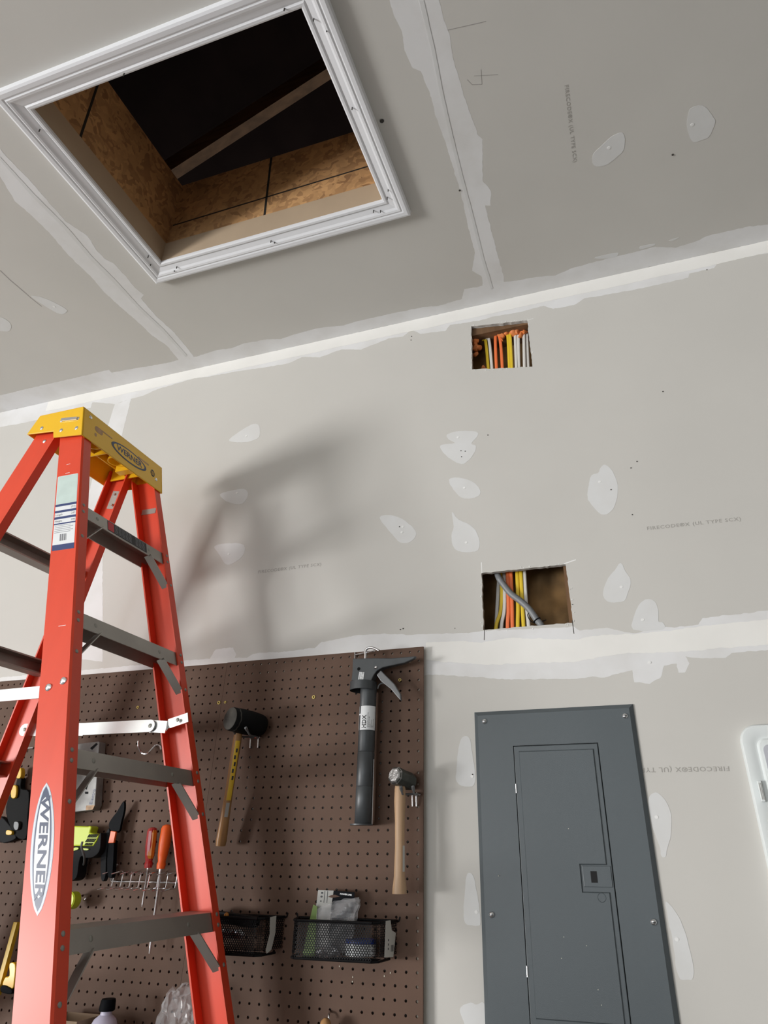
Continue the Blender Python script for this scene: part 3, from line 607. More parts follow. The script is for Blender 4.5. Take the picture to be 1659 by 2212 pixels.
for x, y in ((.0, -.49), (-.34, -.478), (-.35, -.484), (.02, -.484), (-.70, -.484), (-.715, -.475), (-.762, -.55), (-.775, -.52), (.055, -.52), (.067, -.545), (.06, -.8), (-.765, -1.0), (.055, -1.02), (.075, -.99), (-.45, -1.052), (.0, -1.06)):
    prism(bm, ellipse(x, -y, .0015, .0015, 8), CEILF, .010, .0206)
ht.part('nail_dots', bm, M['darkspot'])
# roof framing seen through the hatch
bm = bmesh.new()
def brace(p, q, w_, t_): bar(bm, p, q, w_, t_, side=(0, 0, 1))
a0, a1 = [(-0.8839,-0.4500,3.5658),(-0.2565,-0.4500,3.9027)]
p, q = Vector(a0), Vector(a1); d = (q-p).normalized()
bar(bm, p-d*.55, q+d*1.2, .092, .040, side=(0, 0, 1))
tag(link('truss_web', bm, M['lumber']), 'diagonal timber roof brace seen through the attic hatch', 'timber')
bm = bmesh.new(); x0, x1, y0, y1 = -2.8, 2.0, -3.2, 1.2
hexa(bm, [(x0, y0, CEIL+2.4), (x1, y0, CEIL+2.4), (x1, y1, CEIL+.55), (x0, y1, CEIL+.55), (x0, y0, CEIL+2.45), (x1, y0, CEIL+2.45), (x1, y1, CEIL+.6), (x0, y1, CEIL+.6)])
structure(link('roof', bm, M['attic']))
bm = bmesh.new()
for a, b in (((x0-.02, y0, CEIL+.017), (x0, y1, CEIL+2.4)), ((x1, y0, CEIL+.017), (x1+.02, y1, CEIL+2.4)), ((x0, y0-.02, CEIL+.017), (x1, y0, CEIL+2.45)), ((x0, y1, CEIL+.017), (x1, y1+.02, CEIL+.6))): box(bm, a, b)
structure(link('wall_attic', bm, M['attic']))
for k in range(4):
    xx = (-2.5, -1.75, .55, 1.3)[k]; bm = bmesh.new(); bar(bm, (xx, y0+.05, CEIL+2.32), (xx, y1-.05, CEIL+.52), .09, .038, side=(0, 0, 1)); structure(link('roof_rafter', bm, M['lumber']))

# ================================================================== PEGBOARDS
def pegboard(name, lbl, x_first, n, xl, xr, ztop, zrow0, rows, seed=0):
    t = Thing('pegboard', lbl, 'pegboard', ((xl+xr)/2, -.02, ZF-.8), 'brown pegboards side by side on the wall')
    bm = bmesh.new(); S = .0254; R = .0031; N = 10; yf, yb = -.020, -.0155
    zbot = zrow0-S*(rows-.5)
    xs = [x_first-S*i for i in range(n)]; cells_x = [(x+S/2, x-S/2) for x in xs]
    for x, (xa, xb) in zip(xs, cells_x):
        for j in range(rows):
            z = zrow0-S*j
            f1 = []; f2 = []; k1 = []
            for i in range(N):
                a = 2*PI*(i+.5)/N; ca, sa = math.cos(a), math.sin(a)
                f1.append(bm.verts.new((x+R*ca, yf, z+R*sa))); k1.append(bm.verts.new((x+R*ca, yb, z+R*sa)))
                s_ = S/2/max(abs(ca), abs(sa)); f2.append(bm.verts.new((x+s_*ca, yf, z+s_*sa)))
            co = {q: bm.verts.new((x+S/2*q[0], yf, z+S/2*q[1])) for q in ((1, 1), (-1, 1), (-1, -1), (1, -1))}
            for i in range(N):
                k = (i+1) % N; A, B = f2[i], f2[k]
                ax, bx = A.co.x-x, B.co.x-x; az, bz = A.co.z-z, B.co.z-z
                onx = abs(abs(ax)-S/2) < 1e-7; onx2 = abs(abs(bx)-S/2) < 1e-7
                if onx != onx2:
                    c_ = co[(1 if (ax if onx else bx) > 0 else -1, 1 if (bz if onx else az) > 0 else -1)]
                    bm.faces.new((f1[i], A, c_, B, f1[k]))
                else: bm.faces.new((f1[i], A, B, f1[k]))
                f = bm.faces.new((f1[i], f1[k], k1[k], k1[i])); f.material_index = 1
    gx0, gx1 = xs[-1]-S/2, xs[0]+S/2; gz1 = zrow0+S/2
    def strip(xa, xb, za, zb):
        if xb-xa > 1e-4 and zb-za > 1e-4: bm.faces.new([bm.verts.new(q) for q in ((xa, yf, za), (xb, yf, za), (xb, yf, zb), (xa, yf, zb))])
    strip(xl, gx0, zbot, ztop); strip(gx1, xr, zbot, ztop); strip(gx0, gx1, gz1, ztop)
    # edges of the sheet
    for (xa, za, xb, zb) in ((xl, ztop, xr, ztop), (xr, ztop, xr, zbot), (xr, zbot, xl, zbot), (xl, zbot, xl, ztop)):
        f = bm.faces.new([bm.verts.new(q) for q in ((xa, yf, za), (xb, yf, zb), (xb, yb, zb), (xa, yb, za))]); f.material_index = 1
    bmesh.ops.remove_doubles(bm, verts=bm.verts, dist=1e-6)
    t.part('panel', bm, [M['peg'], M['pegedge']])
    return t, zbot
pb1, zb1 = pegboard('a', 'brown pegboard nearest the electrical panel, with the mallet and caulking gun', 0., 24, -.5972, .0135, ZF+.0125, ZF, 39)
pb2, zb2 = pegboard('b', 'brown pegboard behind the ladder, adjoining the first at a seam', -.6105, 42, -1.72, -.5977, ZF+.0118, ZF-.0018, 39)
def furring(t, x0, x1, z0, z1):
    bm = bmesh.new(); box(bm, (x0, -.015, z0), (x1, -.0015, z1)); t.part('furring_strip', bm, M['furring'])
furring(pb1, -.592, .010, ZF-.03, ZF+.010); furring(pb2, -1.71, -.596, ZF-.03, ZF+.010)
furring(pb1, -.02, .010, zb1+.05, ZF-.031); furring(pb1, -.59, -.56, zb1+.05, ZF-.031)
furring(pb1, -.555, -.025, zb1+.01, zb1+.045); furring(pb2, -1.71, -.62, zb2+.01, zb2+.045); furring(pb2, -1.71, -1.68, zb2+.05, ZF-.031)
for (x, z), r, t in zip([(-0.6059,1.6174),(-0.3040,1.6162),(-0.0525,1.6469),(-0.8863,1.6189),(-0.5845,1.6175)], (.0048, .0048, .0042, .0042, .0036), (pb2, pb1, pb1, pb2, pb1)):
    bm = bmesh.new(); c = Vector((x, -.0215, z))
    n = 20
    rings = [[c+Vector((math.cos(2*PI*i/n)*rr, yy, math.sin(2*PI*i/n)*rr)) for i in range(n)] for rr, yy in ((r, .0015), (r, -.0005), (r*.8, -.0012), (r*.55, -.0005), (r*.55, .002))]
    loft(bm, rings, False, False); t.part('eyelet', bm, M['brass'], smooth=True, label='brass eyelet')
bm = bmesh.new()
for x, z in [(-0.0626,1.0065),(-0.1519,0.9947),(-0.0766,1.0000),(-0.1859,1.0128),(-0.1525,0.9863)]: prism(bm, [(x-.0008, z-.0015), (x+.001, z-.002), (x+.0014, z), (x, z+.002)], Frame((0, -.02, 0), (1, 0, 0), (0, 0, 1)), 0, .001)
pb1.part('dust_specks', bm, M['dust'])

# ================================================================== STEP LADDER
LO = Vector((-.7314, -.5405, .2970+ZF)); LW = Vector((0, 1, 0)); LN = Vector((1, 0, 0)); TAN = math.tan(.31152)
BE, WID, DEP, FL, SP = .0706, .3093, .0835, .0307, .2999
FOOT = LO.z
def lp(side, d, wo, de):
    c = LO+Vector((TAN*d, 0, -d))-LN*de
    return c-LW*(BE*d+wo) if side < 0 else c+LW*(WID+BE*d+wo)
lad = Thing('step_ladder', 'orange fibreglass step ladder with yellow plastic top cap', 'ladder', (-.75, -.40, 0))
def channel(fn, w_, dp, t_, d0, d1, n=1, rnd=.004):
    sec = [(0, 0), (w_-rnd, 0), (w_, rnd), (w_, dp-rnd), (w_-rnd, dp), (0, dp), (0, dp-t_), (w_-t_, dp-t_), (w_-t_, t_), (0, t_)]
    bm = bmesh.new(); loft(bm, [[fn(d0+(d1-d0)*k/n, a, b) for a, b in sec] for k in range(n+1)]); return bm
front = {}
for s_ in (-1, 1):
    front[s_] = lad.part('front_rail', channel(lambda d, a, b, s_=s_: lp(s_, d, a, b), FL, DEP, .0045, -.262, FOOT-.025), M['orange'])
    bm = bmesh.new(); loft(bm, [[lp(s_, d, a, b) for a, b in ((-.004, -.004), (FL+.003, -.004), (FL+.003, DEP+.004), (-.004, DEP+.004))] for d in (FOOT-.09, FOOT-.001)])
    lad.part('rubber_foot', bm, M['rubber'], under=front[s_])
RX, RS, RBE, RYN, RYF, RWD = -.9879, .2415, .078, -.5505, -.2402, .0789
def rp(side, d, wo, de):     # d below z = .55+ZF, wo inward from the outer web, de forward from the rear edge
    x = RX-RS*d+de; z = .55+ZF-d
    return Vector((x, RYN-RBE*d+wo, z)) if side < 0 else Vector((x, RYF+RBE*d-wo, z))
def rchan(side, d0, d1):
    w_, dp, t_ = .026, RWD, .0045
    sec = [(0, 0), (w_, 0), (w_, t_), (t_, t_), (t_, dp-t_), (w_, dp-t_), (w_, dp), (0, dp)]
    bm = bmesh.new(); loft(bm, [[rp(side, d, a, b) for a, b in sec] for d in (d0, d1)]); return bm
rear = {}
RFOOT = .55+ZF
for s_ in (-1, 1):
    rear[s_] = lad.part('rear_rail', rchan(s_, -.05, RFOOT-.025), M['orange'])
    bm = bmesh.new(); loft(bm, [[rp(s_, d, a, b) for a, b in ((-.003, -.004), (.028, -.004), (.028, RWD+.004), (-.003, RWD+.004))] for d in (RFOOT-.08, RFOOT-.001)])
    lad.part('rubber_foot', bm, M['rubber'], under=rear[s_])
# steps: front apron, tread, rear apron, knee braces
def rivet(bm, c, n, r=.0048, h=.0022):
    c, n = Vector(c), Vector(n).normalized(); lathe(bm, c-n*.0005, c+n*h, ((0, r), (.5, r*.92), (1, r*.45)), 12)
fnorm = Vector((1, 0, TAN)).normalized()
for k in range(7):
    d = SP*k; t_ = .0022
    def sp(u, dd, de):   # u across 0..1 from the near inner edge to the far inner edge
        a = lp(-1, dd, .0, de); b = lp(1, dd, .0, de); return a+(b-a)*u
    def lpx(side, dd, wo, x_back):
        c = Vector((LO.x+TAN*dd-x_back, 0, LO.z-dd)); e = lp(side, dd, wo, 0); return Vector((c.x, e.y, c.z))
    H = .036
    bm = bmesh.new()
    e0 = FL-.006
    sec = [(0.0, .001), (H, .001), (H, .001+t_), (t_, .001+t_)]
    A0, A1 = [], []
    front_sec = [(0., .0012), (H, .0012), (H, .0035), (.0028, .0035)]
    # apron (follows the rail slope)
    def q(side, dd, back, wo): return lp(side, d+dd, wo, 0)-Vector((back, 0, 0))
    prof = [(0, .005), (H, .005), (H, .0075), (.003, .0075)]
    treadz = d
    def tq(side, x_back, dz):
        e = lp(side, d, 0, 0); return Vector((e.x-x_back, e.y, e.z-dz))
    sec = [('f', 0), ('f', H), ('fi', H), ('t', .009, .003), ('t', .072, .003), ('t', .072, .037), ('t', .075, .037), ('t', .075, 0)]
    def pts(side, wo):
        o = []
        sg = -1 if side < 0 else 1
        for it in sec:
            if it[0] == 'f': p = lp(side, d+it[1], 0, .0055)
            elif it[0] == 'fi': p = lp(side, d+it[1], 0, .0085)
            else: p = tq(side, it[1], it[2])
            p = p.copy(); p.y += sg*wo; o.append(p)
        return o
    loft(bm, [pts(-1, FL-.006), pts(1, FL-.006)])
    stp = lad.part('step', bm, M['alu'])
    bm = bmesh.new()
    for s_ in (-1, 1):
        for dd in (.004, .024, .098): rivet(bm, lp(s_, d+dd, FL*.52, 0), fnorm)
        lad.part('rivet', bm, M['rivet'], smooth=True, under=stp); bm = bmesh.new()
    for u_ in (.13, .80): rivet(bm, sp(u_, d+.017, .0055), fnorm, .0055, .0015)
    lad.part('rivet', bm, M['rivet'], smooth=True, under=stp)
    for s_ in (-1, 1):
        bm = bmesh.new()
        a_ = lp(s_, d+.034, -.062, .012); b_ = lp(s_, d+.108, .006, .012)
        bar(bm, a_, b_, .022, .0025, side=(1, 0, .3))
        if k < 5: lad.part('knee_brace', bm, M['alu'], under=stp)
        else: bm.free()
# rear horizontals
for k in range(7):
    z = .2532-.2690*k+ZF
    if z < .15: continue
    dd = .55+ZF-z; bm = bmesh.new()
    a = rp(-1, dd, .004, .012); b = rp(1, dd, .004, .012)
    for (x0_, z0_, x1_, z1_) in ((-.004, -.020, .0, .020), (.0, .016, .035, .020), (.0, -.020, .035, -.016)):
        hexa(bm, [a+Vector((x0_, 0, z0_)), a+Vector((x1_, 0, z0_)), b+Vector((x1_, 0, z0_)), b+Vector((x0_, 0, z0_)), a+Vector((x0_, 0, z1_)), a+Vector((x1_, 0, z1_)), b+Vector((x1_, 0, z1_)), b+Vector((x0_, 0, z1_))])
    lad.part('rear_bar', bm, M['alu'])
# top cap
CX0b, CX0t, CX1t, CX1b = -1.004, -.977, -.822, -.798; CY0, CY1, CZb, CZt = -.566, -.212, .517+ZF, .617+ZF
th = .004
NF = Frame((0, CY0, 0), (1, 0, 0), (0, 0, 1))
side_poly = [(-1.0040,2.2799),(-0.9771,2.3503),(-0.8259,2.3390),(-0.7993,2.2393),(-0.8991,2.2482),(-0.9094,2.2689)]
side_poly = [(CX0b, .558+ZF), (CX0t, CZt), (CX1t, CZt), (CX1b, CZb), (-.899, .527+ZF), (-.906, .549+ZF)]
bm = bmesh.new()
prism(bm, side_poly, NF, -th, 0)
FF = Frame((0, CY1, 0), (-1, 0, 0), (0, 0, 1))
prism(bm, [(-x, z) for x, z in reversed(side_poly)], FF, -th, 0)
# front, rear and top skins
def skin(p): hexa(bm, p)
def slab(a, b, c, d_, n):
    n = Vector(n)*th; P_ = [Vector(x) for x in (a, b, c, d_)]; hexa(bm, [x+n for x in P_]+P_)
slab((CX1b, CY0+th, CZb), (CX1b, CY1-th, CZb), (CX1t, CY1-th, CZt), (CX1t, CY0+th, CZt), (-1, 0, 0))
slab((CX0b, CY0+th, .558+ZF), (CX0b, CY1-th, .558+ZF), (CX0t, CY1-th, CZt), (CX0t, CY0+th, CZt), (1, 0, 0))
cap = lad.part('top_cap', bm, M['yellow'], bevel=.002)
# top plate with two round tool holes, and the cups moulded below it
bm = bmesh.new(); TF = Frame((0, 0, CZt), (1, 0, 0), (0, 1, 0))
holes = [(-.872, -.455, .021), (-.872, -.352, .021), (-.90, -.405, .009), (-.85, -.300, .007)]
outer = [(CX0t, CY0), (CX1t, CY0), (CX1t, CY1), (CX0t, CY1)]
for zz in (CZt-.0045, CZt-.0005):
    es = []
    for pts in [outer]+[ellipse(x, y, r, r, 20) for x, y, r in holes]:
        vv = [bm.verts.new((x, y, zz)) for x, y in pts]; es += [bm.edges.new((vv[i], vv[(i+1) % len(vv)])) for i in range(len(vv))]
    bmesh.ops.triangle_fill(bm, edges=es, use_beauty=True)
lad.part('cap_tray', bm, M['yellow'], under=cap)
bm = bmesh.new()
for x, y, r in holes[:2]:
    for ra, hb in ((r+.003, .05),):
        loft(bm, [ring_pts(Vector((x, y, CZt-z_)), Vector((1, 0, 0)), Vector((0, 1, 0)), rr, rr, 24) for z_, rr in ((.0045, r), (hb*.6, r*1.02), (hb, r*1.15), (hb, r*1.15+.003), (hb*.6, r*1.02+.003), (.0045, r+.003))], False, False)
for y in (-.535, -.404, -.26): box(bm, (CX0t+.006, y-.0015, CZt-.052), (CX1t-.004, y+.0015, CZt-.004))
for y in (-.50, -.31): box(bm, (-.90, y-.012, CZt-.064), (-.845, y+.012, CZt-.004))
box(bm, (-.915, CY0+.006, CZt-.045), (-.912, CY1-.006, CZt-.004))
lad.part('cap_ribs', bm, M['yellow'], under=cap)
# slots, rivets and logo on the cap
bm = bmesh.new()
for x, z in [(-0.9536,2.2894),(-0.8776,2.2669),(-0.8240,2.2638)]: rivet(bm, (x, CY0, z), (0, -1, 0), .0062, .002)
for x, z in [(-0.8873,2.3011),(-0.8297,2.2970)]: rivet(bm, (x, CY0, z), (0, -1, 0), .0055, .0015)
(xa, za), (xb, zb) = [(-0.8861,2.3025),(-0.8294,2.2961)]
bar(bm, (xa, CY0-.003, za), (xb, CY0-.003, zb), .009, .003, side=(0, 0, 1))
lad.part('rivet', bm, M['chrome'], under=cap, smooth=True)
xs_ = (CX1t-CX1b)/(CZt-CZb)
FRF = Frame((CX1b, 0, CZb), (0, 1, 0), (xs_, 0, 1))
cyc = (CY0+CY1)/2
bm = bmesh.new(); prism(bm, ellipse(cyc+.018, .048, .079, .0245, 40), FRF, 0, .0006)
lad.part('logo_oval', bm, M['logoblue'], under=cap)
bm = bmesh.new(); prism(bm, ellipse(cyc+.018, .048, .069, .0195, 40), FRF, .0006, .0009)
lad.part('logo_field', bm, M['yellow'], under=cap)
lad.part('logo_lettering', text_bm('WERNER', .028, FRF, cyc+.018, .048, z=.0013, xs=1.0, bold=.0006), M['logoblue'], under=cap)
bm = bmesh.new(); prism(bm, ellipse(cyc+.128, .052, .010, .013, 20), FRF, 0, .0005); lad.part('round_stamp', bm, M['black'], under=cap)
bm = bmesh.new()
for k in range(4): box_y = cyc+.120+.001*k; prism(bm, [(cyc+.121, .045+k*.004), (cyc+.135, .045+k*.004), (cyc+.135, .0465+k*.004), (cyc+.121, .0465+k*.004)], FRF, .0006, .0009)
lad.part('stamp_lines', bm, M['yellow'], under=cap)
bm = bmesh.new()
text_bm('TOP CAP NOT', .009, FRF, cyc-.10, .066, z=.0004, bm=bm); text_bm('A STEP', .009, FRF, cyc-.105, .056, z=.0004, bm=bm)
bm.free()
bm = bmesh.new()
for y, z_, a, b in ((cyc-.113, .058, .016, .010), (cyc-.080, .066, .022, .0022), (cyc+.083, .072, .026, .003), (cyc-.125, .035, .004, .006)): prism(bm, rrect(y-a, z_-b, y+a, z_+b, min(a, b)*.9), FRF, -.0002, .0004)
lad.part('cap_slots', bm, M['hickory'], under=cap)
bm = bmesh.new()
for y, z_ in ((cyc-.148, .083), (cyc+.145, .037)): rivet(bm, FRF(y, z_), FRF.n, .006, .003)
lad.part('rivet', bm, M['chrome'], under=cap, smooth=True)
# aluminium gussets where the rails meet the cap
bm = bmesh.new(); prism(bm, [(0, 0), (.052, 0), (.052, .060), (0, .060)], Frame(lp(1, -.150, FL-.0046, .078), (1, 0, 0), (TAN*-1, 0, 1)), 0, .0012)
lad.part('gusset', bm, M['alu'], under=front[1])
bm = bmesh.new(); c = rp(1, .045, .0055, .045); bar(bm, c+Vector((0, -.0, .03)), c+Vector((-.012, .003, -.03)), .026, .003, side=(1, 0, 0)); g2 = lad.part('gusset', bm, M['alu'], under=rear[1])
bm = bmesh.new()
for dz in (.018, -.02): rivet(bm, c+Vector((-.003, -.0015, dz)), (0, -1, 0), .0045, .003)
lad.part('rivet', bm, M['chrome'], smooth=True, under=rear[1])
bm = bmesh.new(); rivet(bm, rp(-1, .018, 0, .048), (0, -1, 0), .006, .003); lad.part('rivet', bm, M['chrome'], smooth=True, under=rear[-1])
# near web: frame with origin on the web, x toward the front, y up the rail
def webpt(d, de): return lp(-1, d, FL, de)
class Web:
    n = Vector((0, -1, -BE)).normalized()
    def __call__(s, x, y, z=0.): return webpt(-y, -x)+s.n*z      # x = -depth, y = -d
WEB = Web()
def W2(l): return [(-de, -d) for d, de in l]
lq = W2([(-0.0864,0.0802),(-0.1002,0.0122),(0.1287,0.0069),(0.1488,0.0716)])
(xl0, _), (xr0, yt), (xr1, yb_), (xl1, _) = lq
xL = (lq[0][0]+lq[3][0])/2; xR = (lq[1][0]+lq[2][0])/2; yT = (lq[0][1]+lq[1][1])/2; yB = (lq[2][1]+lq[3][1])/2
bm = bmesh.new(); prism(bm, rrect(xL, yB, xR, yT, .003, 3), WEB, 0, .0003)
sticker = lad.part('data_label', bm, M['label'], under=front[-1], label='white data label with navy bands and a barcode')
wd = xR-xL; hh = yT-yB
bm = bmesh.new(); prism(bm, [(xL+.001, yT-hh*.40), (xR-.001, yT-hh*.40), (xR-.001, yT-.001), (xL+.001, yT-.001)], WEB, .0003, .0005); lad.part('label_lettering', bm, M['labelgreen'], under=front[-1])
bm = bmesh.new()
for f0, f1 in ((.40, .43), (.485, .515), (.57, .60), (.655, .672), (.93, 1.0)): prism(bm, [(xL, yT-hh*f1), (xR, yT-hh*f1), (xR, yT-hh*f0), (xL, yT-hh*f0)], WEB, .0003, .0006)
lad.part('label_stripe', bm, M['navy'], under=front[-1])
bm = bmesh.new()
for i, (f, a, b) in enumerate(((.457, '', '(97)'), (.543, 'Length', '247'), (.628, 'Height', '198'))):
    if a: text_bm(a, .0085, WEB, xL+.002, yT-hh*f, align='LEFT', z=.0007, bm=bm)
    text_bm(b, .0085, WEB, xR-.002, yT-hh*f, align='RIGHT', z=.0007, bm=bm)
for i in range(16):
    if i % 5 != 4: x_ = xL+wd*.32+i*.0013; prism(bm, [(x_, yT-hh*.885), (x_+.0008, yT-hh*.885), (x_+.0008, yT-hh*.80), (x_, yT-hh*.80)], WEB, .0003, .0006)
for i in range(5): prism(bm, [(xL+.003, yT-hh*(.69+.022*i)), (xR-(.006 if i % 2 else .014), yT-hh*(.69+.022*i)), (xR-(.006 if i % 2 else .014), yT-hh*(.684+.022*i)), (xL+.003, yT-hh*(.684+.022*i))], WEB, .0003, .0006)
lad.part('label_lettering', bm, M['grayprint'], under=front[-1])
# the tall pointed logo on the near rail
lo = W2([(0.6649,0.0304),(0.8790,0.0396),(0.7445,0.0086),(0.8111,0.0549)])
cxm = -.5*DEP-.001; ytop, ybot = lo[0][1], lo[1][1]; ym = (ytop+ybot)/2; hl = (ytop-ybot)/2; hw = .026
def lens(a, b, n=22, p=1.35): return [(cxm+a*s1*(max(0, 1-abs(t)**2))**(p/2), ym+b*t) for s1, rng in ((1, [-1+2*i/n for i in range(n+1)]), (-1, [1-2*i/n for i in range(1, n)])) for t in rng]
for nm, a, b, z0, mm in (('logo_border', hw, hl, .0003, 'logogray'), ('logo_edge', hw*.93, hl*.985, .0005, 'label'), ('logo_edge', hw*.86, hl*.965, .0006, 'logogray'), ('logo_oval', hw*.76, hl*.94, .0007, 'logoblue')):
    bm = bmesh.new(); prism(bm, lens(a, b), WEB, 0, z0); lad.part(nm, bm, M[mm], under=front[-1])
bm = bmesh.new(); prism(bm, lens(hw*.62, hl*.76, p=.8), WEB, .0007, .0008); lad.part('logo_field', bm, M['label'], under=front[-1])
lad.part('logo_lettering', text_bm('WERNER', .0275, WEB, cxm, ym, rot=-PI/2, z=.0011, xs=1.5, bold=.0007), M['logoblue'], under=front[-1])
# scuffs
bm = bmesh.new()
for d_, e_, L_ in ((-.13, .02, .012), (-.10, .018, .014), (.34, .03, .02), (.12, .04, .010)): bar(bm, WEB(-.07+e_, -d_, .0001), WEB(-.07+e_+L_, -d_+.001, .0001), .0012, .0002)
lad.part('scuff_stain', bm, M['label'], under=front[-1])
# bolts and the spreaders
bm = bmesh.new()
for d_, de in [(0.4780,0.0551),(0.4665,0.0172)]: rivet(bm, WEB(-de, -d_), WEB.n, .0085, .004)
lad.part('bolt', bm, M['chrome'], smooth=True, under=front[-1])
def strap(name, pts, w_, t_, mt='strap'):
    bm = bmesh.new()
    for a, b in zip(pts, pts[1:]): bar(bm, a, b, w_, t_, side=(0, 0, 1))
    return lad.part(name, bm, M[mt])
ns = strap('spreader', [(-.60, -.572, -.180+ZF), (-.90, -.585, -.187+ZF), (-1.14, -.600, -.190+ZF)], .026, .0035)
fs_pts = [(-0.5698,-0.2120,1.5442),(-0.6228,-0.2120,1.5294)]+[(-0.6321,-0.2050,1.5229),(-0.6804,-0.2050,1.5273),(-0.8955,-0.2050,1.5282),(-0.9743,-0.2050,1.5303)]+[(-1.1161,-0.1950,1.5378)]
def end_round(bm, c, r, n, t_):
    t_ += .0004; lathe(bm, Vector(c)-Vector(n)*t_/2, Vector(c)+Vector(n)*t_/2, ((0, r), (1, r)), 20)
bm = bmesh.new(); P_ = [Vector(x) for x in fs_pts]
bar(bm, P_[3], P_[4], .031, .004, side=(0, 0, 1)); end_round(bm, P_[3], .0155, (0, 1, 0), .004)
sf = lad.part('spreader', bm, M['strap'])
bm = bmesh.new(); off = Vector((0, .0055, 0)); bar(bm, P_[4]+off, P_[6]+off, .033, .004, side=(0, 0, 1)); end_round(bm, P_[6]+off, .0165, (0, 1, 0), .004)
lad.part('spreader', bm, M['strap'])
bm = bmesh.new(); bar(bm, P_[3]+off, P_[2]+off, .030, .003, side=(0, 0, 1)); bar(bm, P_[1]+off*1.2, P_[2]+off, .026, .003, side=(0, 0, 1)); bar(bm, P_[0]+off*2, P_[1]+off*1.2, .024, .003, side=(0, 0, 1)); end_round(bm, P_[3]+off, .016, (0, 1, 0), .003)
lad.part('spreader_bracket', bm, M['zinc'])
bm = bmesh.new(); rivet(bm, P_[3]+Vector((.002, -.002, 0)), (0, -1, 0), .006, .002); rivet(bm, P_[6]+Vector((.006, -.001, 0)), (0, -1, 0), .005, .002); rivet(bm, P_[1]+Vector((.03, -.0, .008)), (0, -1, 0), .005, .002)
lad.part('bolt', bm, M['rivet'], smooth=True)
bm = bmesh.new(); a, b = [(-1.1466,-0.1650,1.5744),(-1.1475,-0.1650,1.5135)]; bar(bm, Vector(a)+Vector((0, .012, 0)), Vector(b)+Vector((0, .012, 0)), .020, .003, side=(1, 0, 0)); lad.part('spreader_bracket', bm, M['strap'])
# warning decal on the top step
d = 0; A = lp(-1, .003, 0, .0055); B = lp(1, .003, 0, .0055)
SFm = Frame(A, B-A, Vector((-TAN, 0, 1))); Ls = (B-A).length; SH = .034
bm = bmesh.new(); prism(bm, [(Ls*.25, -SH+.004), (Ls*.77, -SH+.004), (Ls*.77, .001), (Ls*.25, .001)], SFm, 0, .0004); sd = lad.part('decal', bm, M['black'], label='black warning decal on the top step')
bm = bmesh.new(); prism(bm, [(Ls*.255, -SH+.006), (Ls*.33, -SH+.006), (Ls*.33, -.001), (Ls*.255, -.001)], SFm, .0004, .0006); lad.part('decal_lettering', bm, M['red'], under=sd)
bm = bmesh.new()
for r_ in range(6):
    for c_ in range(9):
        if 4 < c_ < 6: continue
        x_ = Ls*(.345+.045*c_); prism(bm, [(x_, -.003-.0045*r_), (x_+Ls*.036, -.003-.0045*r_), (x_+Ls*.036, -.0018-.0045*r_), (x_, -.0018-.0045*r_)], SFm, .0004, .0006)
lad.part('decal_lettering', bm, M['grayprint'], under=sd)

# ================================================================== ELECTRICAL PANEL
ep = Thing('breaker_box', 'grey steel electrical panel with a closed door and round-headed screws', 'electrical panel', (.34, 0, ZF-1.0))
PX0, PX1, PZ1, PZ0 = .145, .5345, ZF-.1635, ZF-1.05
PY = -.011
px = [(0.2433,1.4710),(0.4410,1.4661),(0.2465,0.9342),(0.4424,0.9461)]
DX0, DX1, DZ1 = .2425, .4415, ZF-.2505; DZ0 = ZF-.96
bm = bmesh.new()
# cover with sloped rim and an opening for the door
def loopz(x0, z0, x1, z1, y): return [Vector((x0, y, z0)), Vector((x1, y, z0)), Vector((x1, y, z1)), Vector((x0, y, z1))]
def band(bm, l0, l1):
    a = [bm.verts.new(p) for p in l0]; b = [bm.verts.new(p) for p in l1]
    for i in range(4): bm.faces.new((a[i], a[(i+1) % 4], b[(i+1) % 4], b[i]))
L0 = loopz(PX0, PZ0, PX1, PZ1, -.0005); L1 = loopz(PX0, PZ0, PX1, PZ1, -.003); L2 = loopz(PX0+.010, PZ0+.010, PX1-.010, PZ1-.010, PY)
L3 = loopz(DX0-.0018, DZ0-.002, DX1+.0018, DZ1+.002, PY); L4 = loopz(DX0-.0018, DZ0-.002, DX1+.0018, DZ1+.002, PY+.007)
for a, b in ((L0, L1), (L1, L2), (L2, L3), (L3, L4)): band(bm, a, b)
bmesh.ops.remove_doubles(bm, verts=bm.verts, dist=1e-6)
ep.part('cover', bm, M['panel'])
bm = bmesh.new(); box(bm, (DX0-.004, -.0035, DZ0-.004), (DX1+.004, -.001, DZ1+.004)); ep.part('gap_shade_panel', bm, M['paneldark'])  # dark backing sheet paints the shade inside the door gap
# door leaf: flat rim, pressed groove and raised field with a notch for the latch
bm = bmesh.new(); box(bm, (DX0, PY-.0010, DZ0), (DX1, PY+.0035, DZ1)); door = ep.part('door', bm, M['panel'], bevel=.0012)
PF = Frame((0, PY-.0010, 0), (1, 0, 0), (0, 0, 1))
fx0, fx1, fz1, fz0 = DX0+.0135, DX1-.012, DZ1-.0135, ZF-.7755
nz1, nz0, nx = ZF-.4985, ZF-.5535, .3725
field = [(fx0, fz0), (fx1, fz0), (fx1, nz0), (nx, nz0), (nx, nz1), (fx1, nz1), (fx1, fz1), (fx0, fz1)]
def offset_poly(p, d):
    n = len(p); out = []
    for i in range(n):
        a, b, c = Vector(p[i-1]), Vector(p[i]), Vector(p[(i+1) % n])
        n1 = Vector(((b-a).y, -(b-a).x)).normalized(); n2 = Vector(((c-b).y, -(c-b).x)).normalized()
        out.append(tuple(b+(n1+n2)*d/(1+n1.dot(n2))))
    return out
bm = bmesh.new()
rings = [[PF(x, z, h) for x, z in offset_poly(field, o_)] for o_, h in ((.0030, .00005), (.0022, -.0012+.0013), (.0, .0028))]
